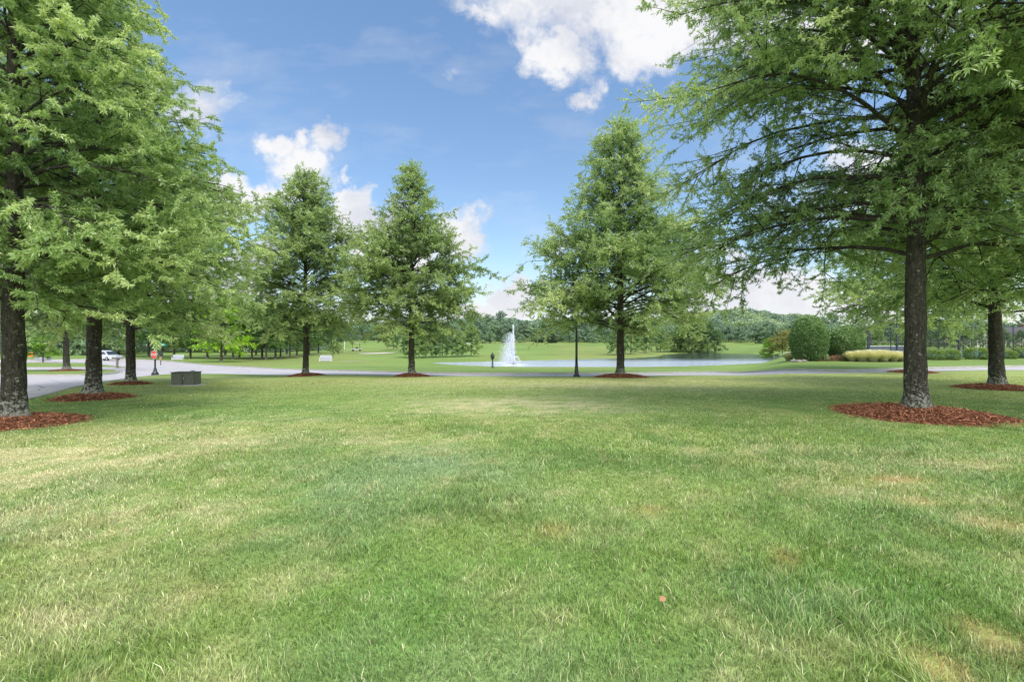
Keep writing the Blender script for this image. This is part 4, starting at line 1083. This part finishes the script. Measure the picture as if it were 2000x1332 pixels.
# ------------------------------------------------------------------ lawn blades
def blades():
    r_ = np.random.default_rng(2)
    bands = [(-2.0, .6, 2200, 1.3), (.6, 1.7, 4500, 1.1), (1.7, 3.0, 8500, .9), (3.0, 4.6, 5800, 1.05), (4.6, 7, 3500, 1.25), (7, 10.5, 1600, 1.65), (10.5, 16, 520, 2.4), (16, 25, 210, 3.4)]
    XS = []; YS = []; WS = []
    for y0, y1, dens, wk in bands:
        ym = y1; half = max(ym, 0)*1.13+4.2; n = int((y1-y0)*2*half*dens*.92)
        x = r_.uniform(-half, half, n); y = r_.uniform(y0, y1, n)
        over = np.abs(x)-(np.maximum(y, 0)*1.13+.6); k = r_.uniform(0, 1, n) < np.where(over > 0, np.clip(1-over*.18, .35, 1), 1.0); x, y = x[k], y[k]; XS.append(x); YS.append(y); WS.append(np.full(len(x), wk))
    x = np.concatenate(XS); y = np.concatenate(YS); wk = np.concatenate(WS)
    keep = np.ones(len(x), bool)
    far = (y > 8)
    d = np.full(len(x), 9.0); d[far] = sdf(x[far], y[far], ROAD); keep &= d > .1
    for bx, by, br in BEDS: keep &= (x-bx)**2+(y-by)**2 > (br*.93)**2
    bare = blobs(x, y, BARE); keep &= r_.uniform(0, 1, len(x)) > np.clip(bare*1.1, 0, .93)
    keep &= ~((np.abs(x-(-16.2)) < .01))
    x, y, wk = x[keep], y[keep], wk[keep]; n = len(x)
    clump = fbm(x*2.2, y*2.2, 77, 3); tall = sstep(.45, .8, clump); big = fbm(x*.45, y*.45, 78, 2)
    dry = blobs(x, y, DRY)
    h = (.045+.032*tall+.018*sstep(.4, .7, big))*r_.uniform(.5, 1.25, n)*(1-.4*dry)
    h *= 1-.35*sstep(6, 14, y)
    # tufts lean together
    la = fbm(x*2.6+50, y*2.6, 80, 2)*14.0+r_.normal(size=n)*1.4
    lean = h*r_.uniform(.15, 1.1, n)
    w_ = .0037*wk*r_.uniform(.6, 1.3, n)
    sa = r_.uniform(0, 2*math.pi, n)
    # blade faces roughly across its lean
    d = np.stack([np.cos(la), np.sin(la), np.zeros(n)], 1); s = np.stack([-np.sin(la+r_.normal(size=n)*.6), np.cos(la), np.zeros(n)], 1)
    z = T1(x, y)-.008; base = np.stack([x, y, z], 1); up = np.array([0, 0, 1.])
    V = np.zeros((n, 5, 3))
    V[:, 0] = base+s*w_[:, None]*.5; V[:, 1] = base-s*w_[:, None]*.5
    mid = base+d*(lean*.35)[:, None]+up*(h*.65)[:, None]
    V[:, 2] = mid+s*w_[:, None]*.42; V[:, 3] = mid-s*w_[:, None]*.42
    V[:, 4] = base+d*lean[:, None]+up*(h*.95)[:, None]
    b = (np.arange(n)*5)[:, None]
    c = lawn_col(x, y)
    rnd = r_.uniform(0, 1, (n, 1)); dd = np.clip(dry[:, None]*.75+.07, 0, 1)
    c = np.where(rnd < dd, STRAW*1.0, c)
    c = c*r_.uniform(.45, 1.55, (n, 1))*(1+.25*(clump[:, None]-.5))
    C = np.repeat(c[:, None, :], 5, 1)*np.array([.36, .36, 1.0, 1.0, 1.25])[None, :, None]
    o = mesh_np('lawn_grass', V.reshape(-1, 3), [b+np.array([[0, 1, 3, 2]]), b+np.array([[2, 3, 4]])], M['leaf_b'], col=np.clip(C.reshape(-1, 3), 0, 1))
    tag(o, 'mown lawn grass with dry straw patches', 'grass', None, 'stuff')
    print('blades', n)
blades()
# fallen leaf on the lawn
x, y = at(1293, 1192); z = gz(x, y)+.045
V = [(-.022, -.01, 0), (-.008, -.02, .006), (.016, -.014, .002), (.026, .004, .010), (.010, .018, .004), (-.014, .014, .010), (0, 0, -.004)]
o = mesh_np('fallen_leaf', V, np.array([(6, k, (k+1) % 6) for k in range(6)]), M['dryleaf']); o.location = (x, y, z); o.rotation_euler = (.5, .1, .3)
tag(o, 'small orange-brown dead leaf lying on the grass in the foreground', 'leaf')

# ------------------------------------------------------------------ sky, clouds, sun
SUN_EL, SUN_AZ = R(56), R(142)       # azimuth measured from +Y (view direction) towards +X
def world():
    w = bpy.data.worlds.new('World'); scene.world = w; w.use_nodes = True; nt = w.node_tree; nt.nodes.clear()
    out = nt.nodes.new('ShaderNodeOutputWorld'); bg = nt.nodes.new('ShaderNodeBackground'); nt.links.new(bg.outputs[0], out.inputs[0])
    sky = nt.nodes.new('ShaderNodeTexSky'); sky.sky_type = 'NISHITA'; sky.sun_disc = False; sky.sun_elevation = SUN_EL; sky.sun_rotation = SUN_AZ
    sky.air_density = 1.0; sky.dust_density = .6; sky.ozone_density = 1.6
    S = .15
    bg.inputs[1].default_value = S
    tc = nt.nodes.new('ShaderNodeTexCoord').outputs['Generated']
    sx = N(nt, 'ShaderNodeSeparateXYZ', {0: tc})
    yy = math_(nt, 'MAXIMUM', math_(nt, 'ABSOLUTE', sx.outputs[1]), .08)
    u = math_(nt, 'DIVIDE', sx.outputs[0], yy); v = math_(nt, 'DIVIDE', sx.outputs[2], yy)
    P = N(nt, 'ShaderNodeCombineXYZ', {0: u, 1: v, 2: 0.0}).outputs[0]
    # warp
    wn = N(nt, 'ShaderNodeTexNoise', {'Vector': P, 'Scale': 8.5, 'Detail': 5, 'Roughness': .6}).outputs[1]
    wv = N(nt, 'ShaderNodeVectorMath', {0: wn, 1: (.5, .5, .5)}, operation='SUBTRACT').outputs[0]
    wv = N(nt, 'ShaderNodeVectorMath', {0: wv, 'Scale': .15}, operation='SCALE').outputs[0]
    wn2 = N(nt, 'ShaderNodeTexNoise', {'Vector': P, 'Scale': 26.0, 'Detail': 5, 'Roughness': .65}).outputs[1]
    wv2 = N(nt, 'ShaderNodeVectorMath', {0: N(nt, 'ShaderNodeVectorMath', {0: wn2, 1: (.5, .5, .5)}, operation='SUBTRACT').outputs[0], 'Scale': .06}, operation='SCALE').outputs[0]
    wv = N(nt, 'ShaderNodeVectorMath', {0: wv, 1: wv2}, operation='ADD').outputs[0]
    Pw = N(nt, 'ShaderNodeVectorMath', {0: P, 1: wv}, operation='ADD').outputs[0]
    clouds = [(1180, -20, 270, 120, 0, 1), (1330, 40, 120, 90, 0, .9), (1080, 105, 105, 50, -25, .95), (1290, 90, 130, 60, 10, 1), (1145, 185, 62, 16, 32, .5), (870, 138, 32, 12, -15, .12), (1035, 198, 60, 26, 0, .16), (1315, 160, 42, 14, 25, .6), (930, 20, 60, 30, -10, .6),
        (555, 275, 62, 36, -20, .9), (640, 272, 36, 46, -10, .9), (590, 325, 62, 52, -25, .95), (692, 382, 50, 28, 15, 1.1), (740, 330, 34, 12, 0, .15), (500, 390, 90, 48, 10, 1.05), (440, 365, 60, 40, 0, .9),
        (712, 438, 74, 50, 0, 1.25), (775, 475, 120, 76, 0, 1.2), (878, 462, 64, 62, 0, 1.2), (770, 388, 24, 16, 0, .6),
        (1000, 588, 64, 38, 0, 1.25), (975, 618, 130, 24, 0, .9), (1070, 612, 60, 26, 0, .8), (1500, 570, 190, 52, 0, .9), (1380, 600, 120, 40, 0, .8), (1600, 600, 260, 40, 0, .9), (460, 520, 90, 44, 0, 1.1), (420, 575, 140, 40, 0, .9), (1400, 500, 60, 30, 0, .7), (1100, 480, 50, 22, 0, .6), (1650, 60, 300, 90, 0, .8), (1750, 330, 260, 70, 10, .7), (250, 200, 180, 60, 0, .6), (120, 480, 260, 80, 0, .8)]
    best = None
    for cx, cy, rx, ry, rot, amp in clouds:
        mp = N(nt, 'ShaderNodeMapping', {'Vector': Pw, 'Location': ((cx-1000)/F, (HOR-cy)/F, 0), 'Rotation': (0, 0, R(rot)), 'Scale': (rx/F, ry/F, 1)}, vector_type='TEXTURE').outputs[0]
        L = N(nt, 'ShaderNodeVectorMath', {0: mp}, operation='LENGTH').outputs['Value']
        val = math_(nt, 'MULTIPLY', math_(nt, 'SUBTRACT', 1.35, L), amp)
        best = val if best is None else math_(nt, 'MAXIMUM', best, val)
    n1 = N(nt, 'ShaderNodeTexNoise', {'Vector': P, 'Scale': 7.0, 'Detail': 10, 'Roughness': .60, 'Distortion': .25}).outputs[0]
    dens = math_(nt, 'ADD', math_(nt, 'MULTIPLY', best, 1.25), math_(nt, 'MULTIPLY', math_(nt, 'SUBTRACT', n1, .5), 2.9))
    mask = N(nt, 'ShaderNodeMapRange', {'Value': dens, 'From Min': .14, 'From Max': 1.05}, interpolation_type='SMOOTHSTEP').outputs[0]
    # thin veil
    n2 = N(nt, 'ShaderNodeTexNoise', {'Vector': N(nt, 'ShaderNodeMapping', {'Vector': P, 'Scale': (1.2, 3.0, 1)}).outputs[0], 'Scale': 2.2, 'Detail': 6, 'Roughness': .6}).outputs[0]
    veil = N(nt, 'ShaderNodeMapRange', {'Value': n2, 'From Min': .5, 'From Max': .8, 'To Max': .35}).outputs[0]
    hor = N(nt, 'ShaderNodeMapRange', {'Value': v, 'From Min': 0.0, 'From Max': .16, 'To Min': .55, 'To Max': 0.0}).outputs[0]
    veil = math_(nt, 'MAXIMUM', veil, hor)
    mask = math_(nt, 'MAXIMUM', mask, veil)
    # cloud shading
    n3 = N(nt, 'ShaderNodeTexNoise', {'Vector': Pw, 'Scale': 5.0, 'Detail': 7, 'Roughness': .55}).outputs[0]
    sh = N(nt, 'ShaderNodeMapRange', {'Value': n3, 'From Min': .38, 'From Max': .60}, interpolation_type='SMOOTHSTEP').outputs[0]
    k = 1/S
    cc = mixc(nt, sh, (.70*k, .73*k, .82*k), (.96*k, .96*k, .98*k))
    cc = mixc(nt, N(nt, 'ShaderNodeMapRange', {'Value': v, 'From Min': .03, 'From Max': .16, 'To Min': .75, 'To Max': 0.0}).outputs[0], cc, (.93*k, .93*k, .95*k))
    grad = N(nt, 'ShaderNodeMapRange', {'Value': v, 'From Min': 0.0, 'From Max': .75}).outputs[0]
    tint = mixc(nt, grad, (1.15, 1.19, 1.20), (1.32, 1.47, 1.52))
    sk = mixc(nt, 1.0, sky.outputs[0], tint, 'MULTIPLY')
    fin = mixc(nt, mask, sk, cc)
    # unseen bright broken cloud, added behind the viewer as fill light
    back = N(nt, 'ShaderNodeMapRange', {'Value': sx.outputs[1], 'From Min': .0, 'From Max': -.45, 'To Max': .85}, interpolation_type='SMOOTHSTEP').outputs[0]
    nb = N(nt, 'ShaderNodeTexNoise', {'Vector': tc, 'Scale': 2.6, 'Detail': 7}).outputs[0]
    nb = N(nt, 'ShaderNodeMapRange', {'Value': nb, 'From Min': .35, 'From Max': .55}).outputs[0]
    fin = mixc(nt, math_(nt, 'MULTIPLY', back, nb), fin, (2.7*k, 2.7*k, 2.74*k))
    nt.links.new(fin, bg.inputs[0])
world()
sl = bpy.data.lights.new('sun', 'SUN'); sl.energy = 2.75; sl.angle = R(22); sl.color = (1, .96, .89)
so = bpy.data.objects.new('sun', sl); COL.objects.link(so)
dv = Vector((math.sin(SUN_AZ)*math.cos(SUN_EL), math.cos(SUN_AZ)*math.cos(SUN_EL), math.sin(SUN_EL)))
so.rotation_euler = dv.to_track_quat('Z', 'Y').to_euler(); so.location = (0, 0, 40)

cd = bpy.data.cameras.new('camera'); co = bpy.data.objects.new('camera', cd); COL.objects.link(co)
co.location = (0, 0, CAMH); co.rotation_euler = (R(90), 0, 0); cd.sensor_width = 36; cd.lens = 36*F/2000; cd.shift_y = -6/2000; cd.clip_end = 3000; cd.clip_start = .05
scene.camera = co
scene.view_settings.view_transform = 'Standard'; scene.view_settings.look = 'None'; scene.view_settings.exposure = 0; scene.view_settings.gamma = 1
scene.render.resolution_x = 1024; scene.render.resolution_y = 681
cy = scene.cycles; cy.max_bounces = 7; cy.diffuse_bounces = 4; cy.transmission_bounces = 4; cy.transparent_max_bounces = 24; cy.glossy_bounces = 2; cy.caustics_reflective = False; cy.caustics_refractive = False
try: cy.use_denoising = True; cy.denoiser = 'OPENIMAGEDENOISE'
except Exception: pass
for pr_ in (wA, wB, wL, yT, wP, cM, fA, fB, fC):
    if 'used' in pr_: del pr_['used']
for o in COL.objects:
    if 'used' in o: del o['used']
